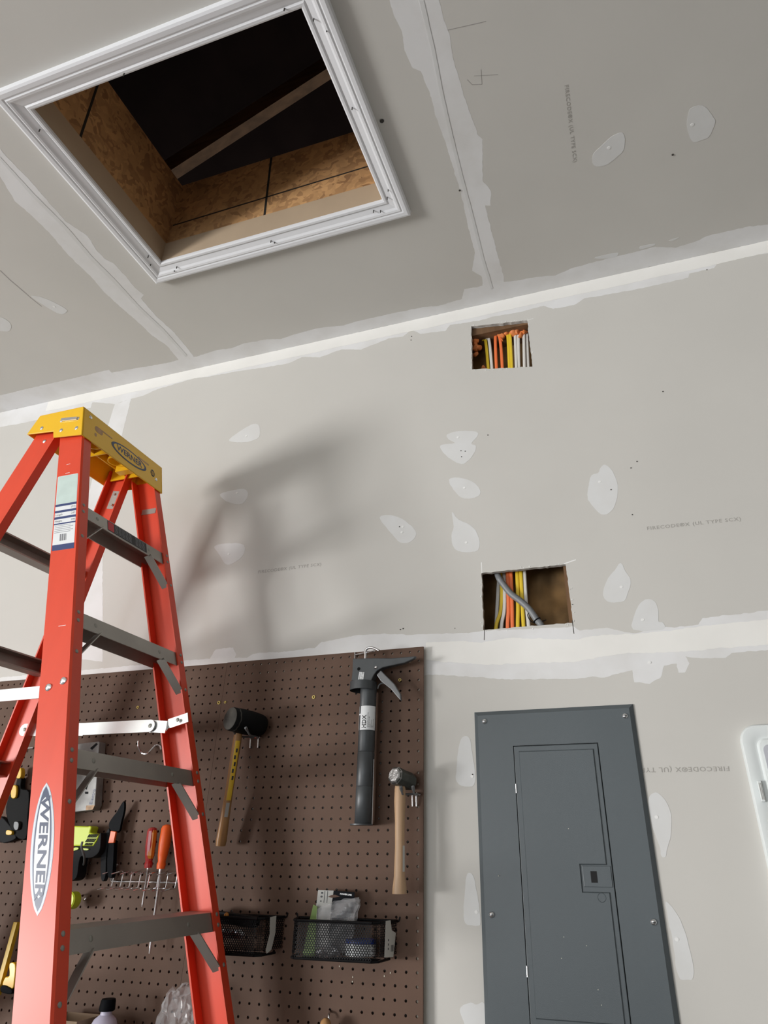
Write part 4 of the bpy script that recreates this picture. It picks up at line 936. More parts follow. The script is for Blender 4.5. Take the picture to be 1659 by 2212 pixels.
loft(bm, rings, False, False); f_ = bm.faces.new([bm.verts.new(PF(x, z, .0028)) for x, z in field]); f_.normal_update(); bmesh.ops.triangulate(bm, faces=[f_]); bmesh.ops.remove_doubles(bm, verts=bm.verts, dist=1e-6)
ep.part('raised_field', bm, M['panel'], under=door)
bm = bmesh.new(); box(bm, (.378, PY-.0030, ZF-.5425), (.4385, PY-.0008, ZF-.5025)); lat = ep.part('latch', bm, M['panel'], under=door, bevel=.001)
bm = bmesh.new(); (xa, za), (xb, zb) = [(0.3946,1.2073),(0.4082,1.1857)]; box(bm, (xa, PY-.0034, zb), (xb, PY-.0029, za)); ep.part('latch_slot', bm, M['blackvoid'], under=door)
bm = bmesh.new(); (xa, za), = [(0.4130,1.1585)]; n = 24; c = PF(xa, za, .0028)
loft(bm, [[c+Vector((math.cos(2*PI*i/n)*rr, yy, math.sin(2*PI*i/n)*rr)) for i in range(n)] for rr, yy in ((.0095, .0002), (.0085, -.0006), (.0075, .0002))], False, False); ep.part('pressed_ring', bm, M['panel'], under=door, smooth=True)
for (x, z), (x2, z2) in ([(0.2455,1.3859),(0.2464,1.3658)], [(0.2443,1.0310),(0.2478,1.0120)]):
    bm = bmesh.new(); cyl(bm, (DX0-.0002, PY-.0012, z), (DX0-.0002, PY-.0012, z2), .0022, 10); ep.part('hinge', bm, M['chrome'], smooth=True)
for x, z in [(0.1719,1.5319),(0.5129,1.5290),(0.1706,1.1208),(0.5123,1.1172)]:
    bm = bmesh.new(); c = Vector((x, PY, z)); lathe(bm, c, c+Vector((0, -.005, 0)), ((0, .0066), (.35, .0064), (.75, .0045), (1, .002)), 18)
    s1 = ep.part('screw', bm, M['zinc'], smooth=True)
    bm = bmesh.new(); box(bm, (x-.0042, PY-.0052, z-.0006), (x+.0042, PY-.0042, z+.0006)); ep.part('screw_slot', bm, M['blackvoid'], under=s1)
bm = bmesh.new()
for x, z in [(0.3254,1.0853),(0.3710,1.0715),(0.3168,1.0477),(0.1906,1.1956),(0.3856,0.9979),(0.3889,0.9732),(0.2929,0.9363),(0.3562,1.2903)]: prism(bm, ellipse(x, z, .0009, .0007, 7), PF, .0005, .0032)
ep.part('dust_specks', bm, M['dust'])

# ================================================================== WHITE COVER AT THE RIGHT EDGE
wc = Thing('wall_enclosure', 'white plastic enclosure cover with a rounded corner and a slotted latch', 'enclosure', (.95, 0, ZF-.7))
ex0, ez1 = .752, ZF-.2235; ex1, ez0 = 1.12, ZF-.98
bm = bmesh.new()
o_ = [(rrect(ex0+i_, ez0+i_, ex1-i_, ez1-i_, .036-i_*.6, 8), h) for i_, h in ((0, 0), (0, .014), (.003, .019), (.022, .021), (.026, .0185), (.030, .0185), (.034, .024), (.04, .025))]
loft(bm, [[WALLF(x, z, h) for x, z in q_] for q_, h in o_], False, True); wc.part('cover', bm, M['whiteplastic'], smooth=True)
bm = bmesh.new(); prism(bm, rrect(ex0+.040, ez0+.044, ex1-.040, ez1-.044, .012), WALLF, .024, .0262); wc.part('inner_door', bm, M['lavender'])
(xa, za), (xb, zb) = [(0.7651,1.3799),(0.7731,1.3393)]
bm = bmesh.new(); box(bm, (xa, -.029, zb), (xb, -.022, za)); l_ = wc.part('latch', bm, M['whiteplastic'], bevel=.001)
bm = bmesh.new()
for f in (.28, .62): box(bm, (xa+(xb-xa)*f, -.0296, zb+.004), (xa+(xb-xa)*f+.0012, -.0288, za-.004))
box(bm, (xb-.0002, -.0275, zb), (xb+.0008, -.0245, za)); wc.part('latch_slots', bm, M['ink'], under=l_)

# ================================================================== TOOLS ON THE PEGBOARD
def prong_hook(lbl, c, y_out, spread=.020, tip='grey', w2=.03):
    """double-prong hook: wire loop held by a cross bar, two prongs with plastic tips"""
    t = Thing('pegboard_hook', lbl, 'hook', (c[0], -.021, c[1])); x, z = c; bm = bmesh.new()
    cyl(bm, (x-w2/2-.006, -.024, z), (x+w2/2+.006, -.024, z), .0018, 8)
    for dx in (-w2/2+.002, w2/2-.004): tube(bm, arc([(x+dx, -.0225, z+.004), (x+dx, -.027, z), (x+dx, -.0245, z-.026)], 4), .0022, 8)
    t.part('back_wire', bm, M['chrome'], smooth=True)
    for s1 in (-1, 1):
        bm = bmesh.new(); e = Vector((x+s1*spread, y_out, z+.011))
        P_ = arc([(x+s1*.004, -.025, z+.001), (x+s1*spread*.85, -.045, z+.0), (x+s1*spread, (y_out-.04)/2-.01, z-.003), tuple(e)], 5)
        tube(bm, P_, .0024, 8); pr = t.part('prong', bm, M['gunlight'], smooth=True)
        bm = bmesh.new(); d = (P_[-1]-P_[-2]).normalized(); lathe(bm, e-d*.010, e+d*.004, ((0, .003), (.5, .0042), (.9, .0038), (1, .002)), 10); t.part('tip', bm, M['gunlight'], smooth=True, under=pr)
    return t
# rubber mallet
mh = Thing('rubber_mallet', 'black rubber mallet with a long wooden handle and yellow label', 'mallet', (-.495, -.085, ZF-.17))
f0 = Vector((-.4895, -.132, ZF-.1705)); b0 = Vector((-.448, -.034, ZF-.176)); bm = bmesh.new()
lathe(bm, f0, b0, ((0, .0275), (.03, .0298), (.3, .0312), (.6, .0315), (.85, .030), (.97, .0275), (1, .026)), 28)
hd = mh.part('head', bm, M['rubber'], smooth=True)
bm = bmesh.new(); dd_ = (b0-f0).normalized(); lathe(bm, f0-dd_*.0012, f0+dd_*.016, ((0, .0255), (.1, .0285), (1, .0307)), 28)
for v in bm.verts: v.co += dd_*noise.noise(v.co*160)*.003 if (v.co-f0).dot(dd_) > .01 else Vector((0, 0, 0))
mh.part('scuffed_face', bm, M['rubberface'], smooth=True, under=hd)
ha, hb_ = Vector((-.4865, -.086, ZF-.192)), [(-0.5123,-0.0600,1.2526)][0]; hb_ = Vector(hb_); bm = bmesh.new()
lathe(bm, ha+(ha-hb_).normalized()*.02, hb_, ((0, .0110), (.08, .0118), (.22, .0125), (.35, .0118), (.55, .0112), (.8, .0125), (.96, .0145), (1, .0132)), 20, sy=.8, ang=.3); hh_ = mh.part('handle', bm, M['hickory'], smooth=True)
hdv = (hb_-ha); hu = hdv.normalized(); view = Vector((.5, -1, 0)).normalized(); rr_ = view.cross(hu).normalized()
HF = Frame(ha+hdv*.22+view*.0118, -hu.cross(view)*-1, -hu)
def wrapped_label(t, parent, a, b, r_, w_ang, c_ang, mt, t_=.0004, name='label'):
    """a paper strip bent around a round handle or barrel between points a and b"""
    a, b = Vector(a), Vector(b); d = (b-a).normalized(); f = Vector((0, -1, 0)); f = (f-d*f.dot(d)).normalized(); s_ = d.cross(f)
    bm = bmesh.new(); n = 8; rows = []
    for p in (a, b):
        rows.append([p+(f*math.cos(c_ang+w_ang*(i/n-.5))+s_*math.sin(c_ang+w_ang*(i/n-.5)))*r_ for i in range(n+1)])
    v0 = [bm.verts.new(p) for p in rows[0]]; v1 = [bm.verts.new(p) for p in rows[1]]
    for i in range(n): bm.faces.new((v0[i], v0[i+1], v1[i+1], v1[i]))
    return t.part(name, bm, M[mt], under=parent, smooth=True)
sg = 1
yl = wrapped_label(mh, hh_, ha+hdv*.10, ha+hdv*.62, .0131, .95, -.72, 'levelyellow')
for k_ in range(5): wrapped_label(mh, hh_, ha+hdv*(.17+.06*k_), ha+hdv*(.17+.06*k_+.035), .0133, .35, -.72+(.08 if k_ % 2 else -.08), 'black', name='label_lettering')
wrapped_label(mh, hh_, ha+hdv*.64, ha+hdv*.76, .0131, .7, -.72, 'card')
prong_hook('steel double-prong hook holding up the rubber mallet', (-.470, ZF-.2045), -.112, .0205)
# caulking gun
cg = Thing('caulking_gun', 'dark grey caulking gun hanging from a wire hook', 'caulking gun', (-.135, -.055, ZF-.1))
GF = Frame((0, -.055, 0), (1, 0, 0), (0, 0, 1))
body = [(-0.1713,1.7006),(-0.1107,1.6976),(-0.0627,1.6944),(0.0060,1.6962),(0.0014,1.6897),(-0.0246,1.6801),(-0.0622,1.6748),(-0.0848,1.6710),(-0.0998,1.6632),(-0.1089,1.6514),(-0.1155,1.6369),(-0.1720,1.6427),(-0.1704,1.6661)]
bm = bmesh.new()
cxb = sum(p[0] for p in body[:3])/3
lo_, hi_ = [], []
for x, z in body:
    hw_ = .014 if x < -.12 else max(.006, .014-(x+.12)*.07)
    lo_.append(bm.verts.new((x, -.058-hw_, z))); hi_.append(bm.verts.new((x, -.058+hw_, z)))
n = len(lo_); fa = bm.faces.new(lo_); fb_ = bm.faces.new(hi_)
for i in range(n): bm.faces.new((lo_[i], lo_[(i+1) % n], hi_[(i+1) % n], hi_[i]))
fa.normal_update(); fb_.normal_update(); bmesh.ops.triangulate(bm, faces=[fa, fb_])
gb = cg.part('handle', bm, M['gunmetal'], bevel=.002)
trg = [(-0.1023,1.6536),(-0.0903,1.6646),(-0.0747,1.6491),(-0.0516,1.6268),(-0.0344,1.6001),(-0.0319,1.5823),(-0.0416,1.5921),(-0.0606,1.6136),(-0.0894,1.6361)]
bm = bmesh.new(); prism(bm, trg, Frame((0, -.062, 0), (1, 0, 0), (0, 0, 1)), -.006, .006); cg.part('trigger', bm, M['gunlight'], bevel=.002)
bm = bmesh.new()
tube(bm, arc([(-0.1039,-0.0500,1.6208),(-0.1005,-0.0500,1.6302),(-0.0892,-0.0500,1.6348),(-0.0739,-0.0500,1.6286)], 5), .0022, 8); cg.part('release_lever', bm, M['gunlight'], smooth=True)
# collar, cradle barrel and end plate
ct, cb_ = [(-0.1423,-0.0600,1.6377),(-0.1401,-0.0600,1.6157)]
bm = bmesh.new(); a, b = Vector(ct), Vector(cb_); b.x = a.x; u, v = Vector((1, 0, 0)), Vector((0, 1, 0)); R_ = .0345
yc = -.055
def tubering(z, r, x=a.x, y=yc, n=28, a0=0, a1=2*PI, full=True): return [Vector((x+math.cos(a0+(a1-a0)*i/n)*r, y+math.sin(a0+(a1-a0)*i/n)*r, z)) for i in range(n if full else n+1)]
yc2 = -.060
loft(bm, [tubering(z_, r_, y=yc2) for z_, r_ in ((b.z, R_-.0015), (a.z, R_-.0015), (a.z, R_), (b.z, R_))], False, False)
bmesh.ops.contextual_create(bm, geom=[]) if False else None
top_ = bm.faces.new([bm.verts.new(p) for p in tubering(a.z, R_-.0008, y=yc2)])
col_ = cg.part('collar', bm, M['gunmetal'], smooth=True)
gt, gb2 = [(-0.1267,-0.0550,1.6149),(-0.1283,-0.0550,1.2994)]
gt, gb2 = Vector(gt), Vector(gb2); bx_t, bx_b = gt.x, gb2.x
bm = bmesh.new(); BR = .0225; rows = []
zs = [a.z, gt.z-.0, gt.z-.06, gt.z-.062, gt.z-.064, gt.z-.15, gt.z-.152, gt.z-.154, gt.z-.23, gt.z-.232, gt.z-.234, gb2.z]
for i, z_ in enumerate(zs):
    f = (a.z-z_)/(a.z-gb2.z); x_ = a.x+.0135+(bx_b-a.x-.0135)*f; r_ = BR-(.0012 if i in (3, 6, 9) else 0)
    rows.append(tubering(z_, r_, x_, yc, 24, -2.35, 1.6, False))
loft(bm, rows, False, False, closed=False)
rows2 = [[p+(Vector((r[12].x*0+ (sum(q.x for q in r)/len(r)), 0, 0))*0) for p in r] for r in rows]
barrel = cg.part('barrel', bm, M['gunmetal'], smooth=True)
sol = barrel.modifiers.new('wall', 'SOLIDIFY'); sol.thickness = .0012
bm = bmesh.new(); cyl(bm, (bx_b-.004, yc, gb2.z-.002), (bx_b-.004, yc, gb2.z+.001), .0275, 28); cg.part('end_plate', bm, M['gunmetal'], smooth=True)
bm = bmesh.new(); cyl(bm, (a.x+.006, yc, a.z+.01), (bx_b, yc, gb2.z+.03), .0035, 8); cg.part('push_rod', bm, M['gunlight'], smooth=True)
bm = bmesh.new(); (p0, p1) = [(-0.1041,-0.0600,1.4454),(-0.1029,-0.0600,1.2991)]; tube(bm, [p0, p1], .0012, 6); cg.part('piercing_wire', bm, M['chrome'], smooth=True)
bm = bmesh.new(); tube(bm, arc([(-0.1401,-0.0580,1.6952),(-0.1403,-0.0580,1.7116),(-0.1403,-0.0580,1.7235),(-0.1343,-0.0580,1.7295),(-0.1225,-0.0580,1.7301),(-0.1107,-0.0580,1.7258),(-0.1007,-0.0580,1.7199)], 5), .0035, 10); cg.part('rod_hook', bm, M['chrome'], smooth=True)
bm = bmesh.new(); rivet(bm, ([(-0.1035,-0.0700,1.6719)])[0][:1]+(-.0708,)+([(-0.1035,-0.0700,1.6719)])[0][2:], (0, -1, 0), .0045, .003); cg.part('pivot_rivet', bm, M['chrome'], smooth=True)
bm = bmesh.new(); (x, z), = [(-0.1518,1.6711)]; prism(bm, ellipse(x, z, .0045, .0045, 16), Frame((0, -.0722, 0), (1, 0, 0), (0, 0, 1)), -.0005, .0002); cg.part('recess', bm, M['rubber'])
q4 = [(-0.1495,1.6627),(-0.1350,1.6612),(-0.1375,1.6402),(-0.1523,1.6422)]
LF = Frame((0, -.0725, 0), (1, 0, 0), (0, 0, 1))
bm = bmesh.new(); prism(bm, q4, LF, -.0006, .0003); lb1 = cg.part('small_label', bm, M['label'])
cx_ = sum(p[0] for p in q4)/4; cz_ = sum(p[1] for p in q4)/4
bm = bmesh.new(); text_bm('SPOUT', .0062, LF, cx_-.003, cz_, rot=PI/2-.1, z=.0005, bm=bm); text_bm('CUTTER', .0062, LF, cx_+.0035, cz_, rot=PI/2-.1, z=.0005, bm=bm); cg.part('lettering', bm, M['black'], under=lb1)
# barrel label
(lx, lz1), (_, lz0) = [(-0.1188,1.5735),(-0.1199,1.5142)]
f = (a.z-(lz1+lz0)/2)/(a.z-gb2.z); xl_ = a.x+.0135+(bx_b-a.x-.0135)*f
bm = bmesh.new(); n = 12; angs = [-PI/2+.38-1.25+2.3*i/n for i in range(n+1)]
r0_ = [[Vector((xl_+.0008+math.cos(t)*(BR+.0004), yc+math.sin(t)*(BR+.0004), z_)) for t in angs] for z_ in (lz0, lz1)]
v0 = [bm.verts.new(p) for p in r0_[0]]; v1 = [bm.verts.new(p) for p in r0_[1]]
for i in range(n): bm.faces.new((v0[i], v0[i+1], v1[i+1], v1[i]))
lb2 = cg.part('barrel_label', bm, M['label'], smooth=True)
class Bent:
    def __call__(s, x, y, z=0.): t = -PI/2+x/BR; return Vector((xl_+.0008+math.cos(t)*(BR+.0004+z), yc+math.sin(t)*(BR+.0004+z), y))
BF = Bent(); zc_ = (lz0+lz1)/2
bm = bmesh.new(); text_bm('HDX', .0150, BF, .0005, zc_-.010, rot=PI/2, z=.0004, bm=bm, bold=.0004)
for k_ in range(6): text_bm(('Smooth Rod Caulk Gun', 'for drywall cartridge', 'pistola', 'para cartuchos', 'lisa', 'made for sealing')[k_], .0032 if k_ else .0038, BF, .0095+.0031*k_, lz0+.006, rot=PI/2, z=.0004, align='LEFT', bm=bm)
cg.part('lettering', bm, M['black'], under=lb2)
hk = Thing('pegboard_hook', 'straight steel hook holding up the caulking gun', 'hook', (-.16, -.021, ZF))
bm = bmesh.new(); tube(bm, arc([(-0.1867,-0.0240,1.7248),(-0.1797,-0.0240,1.7242)]+[(-0.1428,-0.0500,1.7198)]+[(-0.1047,-0.0850,1.7128)], 4), .0022, 8); tube(bm, [(-0.1870,-0.0225,1.7317),(-0.1859,-0.0225,1.7121)], .002, 6); hk.part('wire', bm, M['chrome'], smooth=True)

# sledge hammer
sh = Thing('hammer', 'short sledge hammer with a battered steel face and pale wooden handle', 'hammer', (-.035, -.07, ZF-.33))
f0 = Vector((-.0360, -.098, ZF-.3165)); b0 = Vector((-.0145, -.030, ZF-.3275)); bm = bmesh.new()
lathe(bm, f0, b0, ((0, .0165), (.06, .0205), (.2, .0215), (.5, .0205), (.8, .0215), (.94, .0205), (1, .0165)), 8, ang=PI/8)
hd = sh.part('head', bm, M['hammerhead'], bevel=.002)
bm = bmesh.new(); dd_ = (b0-f0).normalized(); lathe(bm, f0-dd_*.0015, f0+dd_*.006, ((0, .0150), (.25, .0172), (1, .0212)), 8, ang=PI/8); sh.part('struck_face', bm, M['hammerface'], under=hd)
ha = Vector([(-0.0305,-0.0680,1.3764)][0]); hb_ = Vector([(-0.0273,-0.0680,1.1584)][0]); bm = bmesh.new()
lathe(bm, ha+Vector((0, .0, .012)), hb_, ((0, .0105), (.06, .0128), (.18, .0135), (.35, .0115), (.6, .0108), (.85, .0125), (.95, .0155), (1, .0160)), 16, sx=.86, sy=1.05); hh_ = sh.part('handle', bm, M['paleash'], smooth=True)
hdv = hb_-ha
wrapped_label(sh, hh_, ha+hdv*.56, ha+hdv*.80, .0134, .55, -1.15, 'tag')
prong_hook('steel double-prong hook holding up the sledge hammer', (-.006, ZF-.3545), -.088, .0150, w2=.016)

# mesh baskets
def mesh_basket(lbl, xf0, xf1, xb0, xb1, zt, zb, yf, tagpoly):
    t = Thing('mesh_basket', lbl, 'basket', ((xf0+xf1)/2, -.06, zb))
    bm = bmesh.new(); cw, ch, s_ = .0060, .0052, .0009
    def panel_(o, r, u, w_, h_):
        nx = max(2, int(w_/cw)); nz = max(2, int(h_/(ch*.8)))
        for j in range(nz):
            for i in range(nx):
                cx_ = (i+.5+(.5 if j % 2 else 0))/nx*w_; cz_ = (j+.5)/nz*h_
                if cx_ > w_-cw*.3: continue
                A_ = [(0, ch*.55), (cw*.42, ch*.25), (cw*.5, 0), (cw*.42, -ch*.25), (0, -ch*.55), (-cw*.42, -ch*.25), (-cw*.5, 0), (-cw*.42, ch*.25)]
                out_ = [(0, ch*.62), (cw*.5, ch*.30), (cw*.5, 0), (cw*.5, -ch*.30), (0, -ch*.62), (-cw*.5, -ch*.30), (-cw*.5, 0), (-cw*.5, ch*.30)]
                in_ = [(x_*.66, z_*.76) for x_, z_ in A_]
                vo = [bm.verts.new(Vector(o)+Vector(r)*(cx_+x_)+Vector(u)*(cz_+z_)) for x_, z_ in out_]
                vi = [bm.verts.new(Vector(o)+Vector(r)*(cx_+x_)+Vector(u)*(cz_+z_)) for x_, z_ in in_]
                for k_ in range(8): bm.faces.new((vo[k_], vo[(k_+1) % 8], vi[(k_+1) % 8], vi[k_]))
    h_ = zt-zb; cr = .012
    F0, F1 = Vector((xf0, yf, zb)), Vector((xf1, yf, zb)); B0, B1 = Vector((xb0, -.024, zb)), Vector((xb1, -.024, zb))
    def pan(a_, b_, h0=0, hh=h_): panel_(a_+Vector((0, 0, h0)), (b_-a_).normalized(), (0, 0, 1), (b_-a_).length, hh-h0)
    F0r, F1r = F0+Vector((cr, 0, 0)), F1-Vector((cr, 0, 0)); F0s, F1s = F0+Vector((-.001, cr, 0)), F1+Vector((.001, cr, 0))
    pan(F0r, F1r, .004); pan(F0s, F0r, .004); pan(F1r, F1s, .004); pan(B0, F0s, .012); pan(F1s, B1, .012)
    panel_(F0r+Vector((0, .001, .002)), (1, 0, 0), (0, 1, 0), (F1r-F0r).length, abs(yf)-.03)
    ms = t.part('mesh_body', bm, M['wire'])
    sol = ms.modifiers.new('wall', 'SOLIDIFY'); sol.thickness = .0006
    bm = bmesh.new()
    for z_, k_ in ((zt, 0), (zb+.003, 1)):
        pts = [B0, F0s, F0r, F1r, F1s, B1]; pts = [p+Vector((0, 0, z_-zb)) for p in pts]
        if k_: pts[0] = pts[0]+Vector((.012, -.01, 0)); pts[-1] = pts[-1]+Vector((-.012, -.01, 0))
        for p, q_ in zip(pts, pts[1:]): tube(bm, [p, q_], .0030 if not k_ else .0026, 8)
    tube(bm, [B0+Vector((0, 0, h_)), B1+Vector((0, 0, h_))], .0028, 8)
    # closed lower corners of pressed sheet
    t.part('rim', bm, M['wire'], smooth=True)
    bm = bmesh.new()
    for xx, s1 in ((B0, -1), (B1, 1)): tube(bm, arc([xx+Vector((0, .001, h_-.002)), xx+Vector((s1*.004, .002, h_)), xx+Vector((s1*.006, .003, h_+.008))], 3), .0016, 6)
    t.part('hook', bm, M['wire'], smooth=True)
    bm = bmesh.new(); fr_ = Frame(F1s+Vector((.0022, 0, 0)), B1-F1s, (0, 0, 1)); L_ = (B1-F1s).length
    prism(bm, tagpoly(L_, h_), fr_, .0008, .0012); tg = t.part('price_tag', bm, M['tag'])
    return t, fr_, tg
b1, tf, tg1 = mesh_basket('black wire-mesh basket holding packets, closest to the electrical panel', -.2735, -.0665, -.296, -.048, ZF-.6165, ZF-.690, -.100, lambda L, h: [(.018, h+.003), (.036, h+.003), (.042, h-.016), (.058, h-.022), (.050, h-.066), (.016, h-.064)])
bm = bmesh.new()
for k_ in range(5): prism(bm, [(.040+.0022*k_, .018), (.041+.0022*k_, .018), (.041+.0022*k_, .030), (.040+.0022*k_, .030)], tf, .0012, .0014)
for k_ in range(3): prism(bm, [(.028, .022+.008*k_), (.031, .022+.008*k_), (.031, .026+.008*k_), (.028, .026+.008*k_)], tf, .0012, .0014)
b1.part('tag_lettering', bm, M['black'], under=tg1)
b2, tf2, _ = mesh_basket('black wire-mesh basket with a dark device, beside the ladder rail', -.545, -.352, -.558, -.333, ZF-.6165, ZF-.690, -.098, lambda L, h: [(.012, h+.002), (.032, h+.004), (.034, h-.030), (.026, h-.062), (.012, h-.068), (.008, h-.062), (.016, h-.03)])
# contents of the right basket
pk = Thing('accessory_packet', 'hanging packet card, half white and half black, sticking out of the basket', 'packet', (-.21, -.06, ZF-.68))
q5 = [(-0.2378,1.1611),(-0.1976,1.1609),(-0.2007,1.1353),(-0.2392,1.1362)]; q6 = [(-0.1976,1.1609),(-0.1443,1.1583),(-0.1468,1.1462),(-0.2007,1.1353)]
PKF = Frame((0, -.050, 0), (1, 0, 0), (0, 0, 1))
lowz = ZF-.683
bm = bmesh.new(); prism(bm, [q5[0], q5[1], q5[2], (q5[2][0]-.005, lowz), (q5[3][0]-.02, lowz), q5[3]], PKF, -.0006, 0); pk.part('card_front', bm, M['card'])
bm = bmesh.new(); prism(bm, [q6[0], q6[1], (q6[2][0]+.002, q6[2][1]), (q6[2][0]-.015, lowz+.03), (q6[3][0]-.012, lowz+.03), q6[3]], PKF, -.0012, -.0007); blk = pk.part('card_back', bm, M['blackplastic'])
hq = [(-0.2115,1.1483),(-0.2020,1.1519),(-0.1931,1.1528),(-0.1804,1.1492),(-0.1927,1.1473),(-0.2015,1.1464)]
bm = bmesh.new(); prism(bm, hq, PKF, -.0002, .0006); pk.part('hang_slot', bm, M['peg'])
(x, z), = [(-0.1657,1.1537)]; bm = text_bm('POWER LINK', .0042, PKF, x, z, rot=-.06, z=.0004, bold=.0002, xs=1.2); pk.part('lettering', bm, M['label'])
(x, z), = [(-0.1585,1.1510)]
bm = bmesh.new()
for (x, z), s1 in zip([(-0.2268,1.1557),(-0.2277,1.1482),(-0.2287,1.1392),(-0.2181,1.1481)], (.003, .003, .002, .0)):
    if s1: prism(bm, ellipse(x, z, s1, s1*.7, 10), PKF, 0, .0004)
xl5 = [(-0.2205,1.1600),(-0.2213,1.1362),(-0.2133,1.1599),(-0.2136,1.1360)]
for a_, b_ in ((xl5[0], xl5[1]), (xl5[2], xl5[3])): prism(bm, [a_, b_, (b_[0]+.0012, b_[1]), (a_[0]+.0012, a_[1])], PKF, 0, .0004)
pk.part('card_lettering', bm, M['black'])
q7 = [(-0.2437,1.1324),(-0.2335,1.1285),(-0.2321,1.0321),(-0.2625,1.0308),(-0.2507,1.1006)]
bm = bmesh.new(); prism(bm, q7, Frame((0, -.058, 0), (1, 0, 0), (0, 0, 1)), -.001, 0); gcard = tag(link('green_card', bm, M['cardgreen']), 'green strip of packaging standing in the basket behind the mesh', 'packaging')
# crumpled clear bag
def crumple(bm, amp, f, seed):
    for v in bm.verts: v.co += Vector(noise.noise_vector(v.co*f+Vector((seed, 0, 0))))*amp
bm = bmesh.new(); bq = [(-0.2253,1.1261),(-0.2056,1.1327),(-0.1712,1.1417),(-0.1205,1.1490),(-0.1295,1.1399),(-0.1353,1.1210),(-0.1401,1.0995),(-0.2222,1.0997)]
NB = 10
def lerp2(a, b, t): return (a[0]+(b[0]-a[0])*t, a[1]+(b[1]-a[1])*t)
topc = [bq[0], bq[1], bq[2], bq[3]]; botc = [bq[7], lerp2(bq[7], bq[6], .33), lerp2(bq[7], bq[6], .66), bq[6]]
def along(c, t): t *= 3; i = min(2, int(t)); return lerp2(c[i], c[i+1], t-i)
botz = ZF-.672
for yy in (-.078, -.064):
    grid = [[bm.verts.new((lerp2(along(topc, i/16), (along(botc, i/16)[0], botz), j/14)[0], yy+(.006*math.sin(i*.7+j) if 0 < i < 16 and j else (.007 if yy < -.07 else -.007)*0), lerp2(along(topc, i/16), (along(botc, i/16)[0], botz), j/14)[1])) for i in range(17)] for j in range(15)]
    for j in range(14):
        for i in range(16): bm.faces.new((grid[j][i], grid[j][i+1], grid[j+1][i+1], grid[j+1][i]))
crumple(bm, .006, 55, 3)
tag(link('plastic_bag', bm, M['bagfilm']), 'crumpled clear plastic bag sticking up out of the mesh basket', 'bag')
bm = bmesh.new(); bmesh.ops.create_icosphere(bm, subdivisions=3, radius=1, matrix=Matrix.Translation((-.19, -.078, ZF-.675)) @ Matrix.Diagonal((.030, .014, .012, 1))); crumple(bm, .007, 70, 9)
tag(link('foil_wrapping', bm, M['foil']), 'crumpled shiny wrapping at the bottom of the packet basket', 'wrapping')
tp = Thing('tape_roll', 'blue and white tape roll lying in the packet basket', 'tape', (-.115, -.066, ZF-.683))
bm = bmesh.new(); c = Vector((-.118, -.065, ZF-.672)); loft(bm, [ring_pts(c+Vector((0, 0, z_)), Vector((1, 0, 0)), Vector((0, 1, 0)), r_, r_*.82, 28) for z_, r_ in ((-.008, .034), (.014, .034), (.014, .018), (-.008, .018))], False, False); tp.part('roll', bm, M['label'], smooth=True)
bm = bmesh.new(); loft(bm, [ring_pts(c+Vector((0, 0, z_)), Vector((1, 0, 0)), Vector((0, 1, 0)), r_, r_*.82, 28) for z_, r_ in ((.0145, .0345), (.022, .034), (.022, .014), (.0145, .014))], False, False); tp.part('flange', bm, M['bluetape'], smooth=True)
# contents of the left basket
dv = Thing('pocket_tool', 'black oblong tool lying in the basket beside the ladder', 'tool', (-.46, -.06, ZF-.63))
a_, b_ = [(-0.4702,-0.0650,1.1046),(-0.3820,-0.0650,1.0932)]; bm = bmesh.new(); bar(bm, Vector(a_)-Vector((.05, 0, 0)), b_, .022, .03, side=(0, 0, 1)); bmesh.ops.bevel(bm, geom=list(bm.edges), offset=.004, segments=2, affect='EDGES'); dv.part('body', bm, M['darkplastic'], smooth=True)
bm = bmesh.new(); c = Vector([(-0.4556,-0.0850,1.1071)][0]); bmesh.ops.create_icosphere(bm, subdivisions=2, radius=.006, matrix=Matrix.Translation(c)); dv.part('button', bm, M['amber'], smooth=True)
bm = bmesh.new(); bmesh.ops.create_icosphere(bm, subdivisions=3, radius=1, matrix=Matrix.Translation((-.45, -.078, ZF-.650)) @ Matrix.Diagonal((.045, .012, .011, 1))); crumple(bm, .006, 60, 4)
tag(link('foil_wrapping', bm, M['foil']), 'shiny crumpled wrapping in the basket beside the ladder', 'wrapping')

# tool rack with screwdrivers
tr = Thing('tool_rack', 'chrome wire tool rack holding two screwdrivers', 'rack', (-.75, -.03, ZF-.55))
zt_ = ZF-.530; zl = ZF-.548; x0_, x1_ = -.851, -.640; ys = -.058
bm = bmesh.new(); tube(bm, arc([(x0_+.004, -.0205, ZF-.512), (x0_-.002, -.028, ZF-.528), (x0_, -.030, zl), (x0_+.008, -.031, zl-.003)], 4)+[Vector((x1_-.008, -.031, zl-.003))]+arc([(x1_, -.030, zl), (x1_+.002, -.028, ZF-.528), (x1_-.002, -.0205, ZF-.512)], 4), .0021, 8); tr.part('frame', bm, M['chrome'], smooth=True)
for k_ in range(8):
    x_ = x0_+.007+k_*(x1_-x0_-.014)/7; bm = bmesh.new()
    tube(bm, arc([(x_-.012, -.062, zt_-.004), (x_-.004, -.050, zt_), (x_+.001, -.034, zt_+.001), (x_, -.0325, zl-.012), (x_-.002, -.036, zl-.016), (x_-.008, -.052, zl-.018), (x_-.017, -.064, zl-.021)], 4), .0016, 6)
    tr.part('prong', bm, M['chrome'], smooth=True)
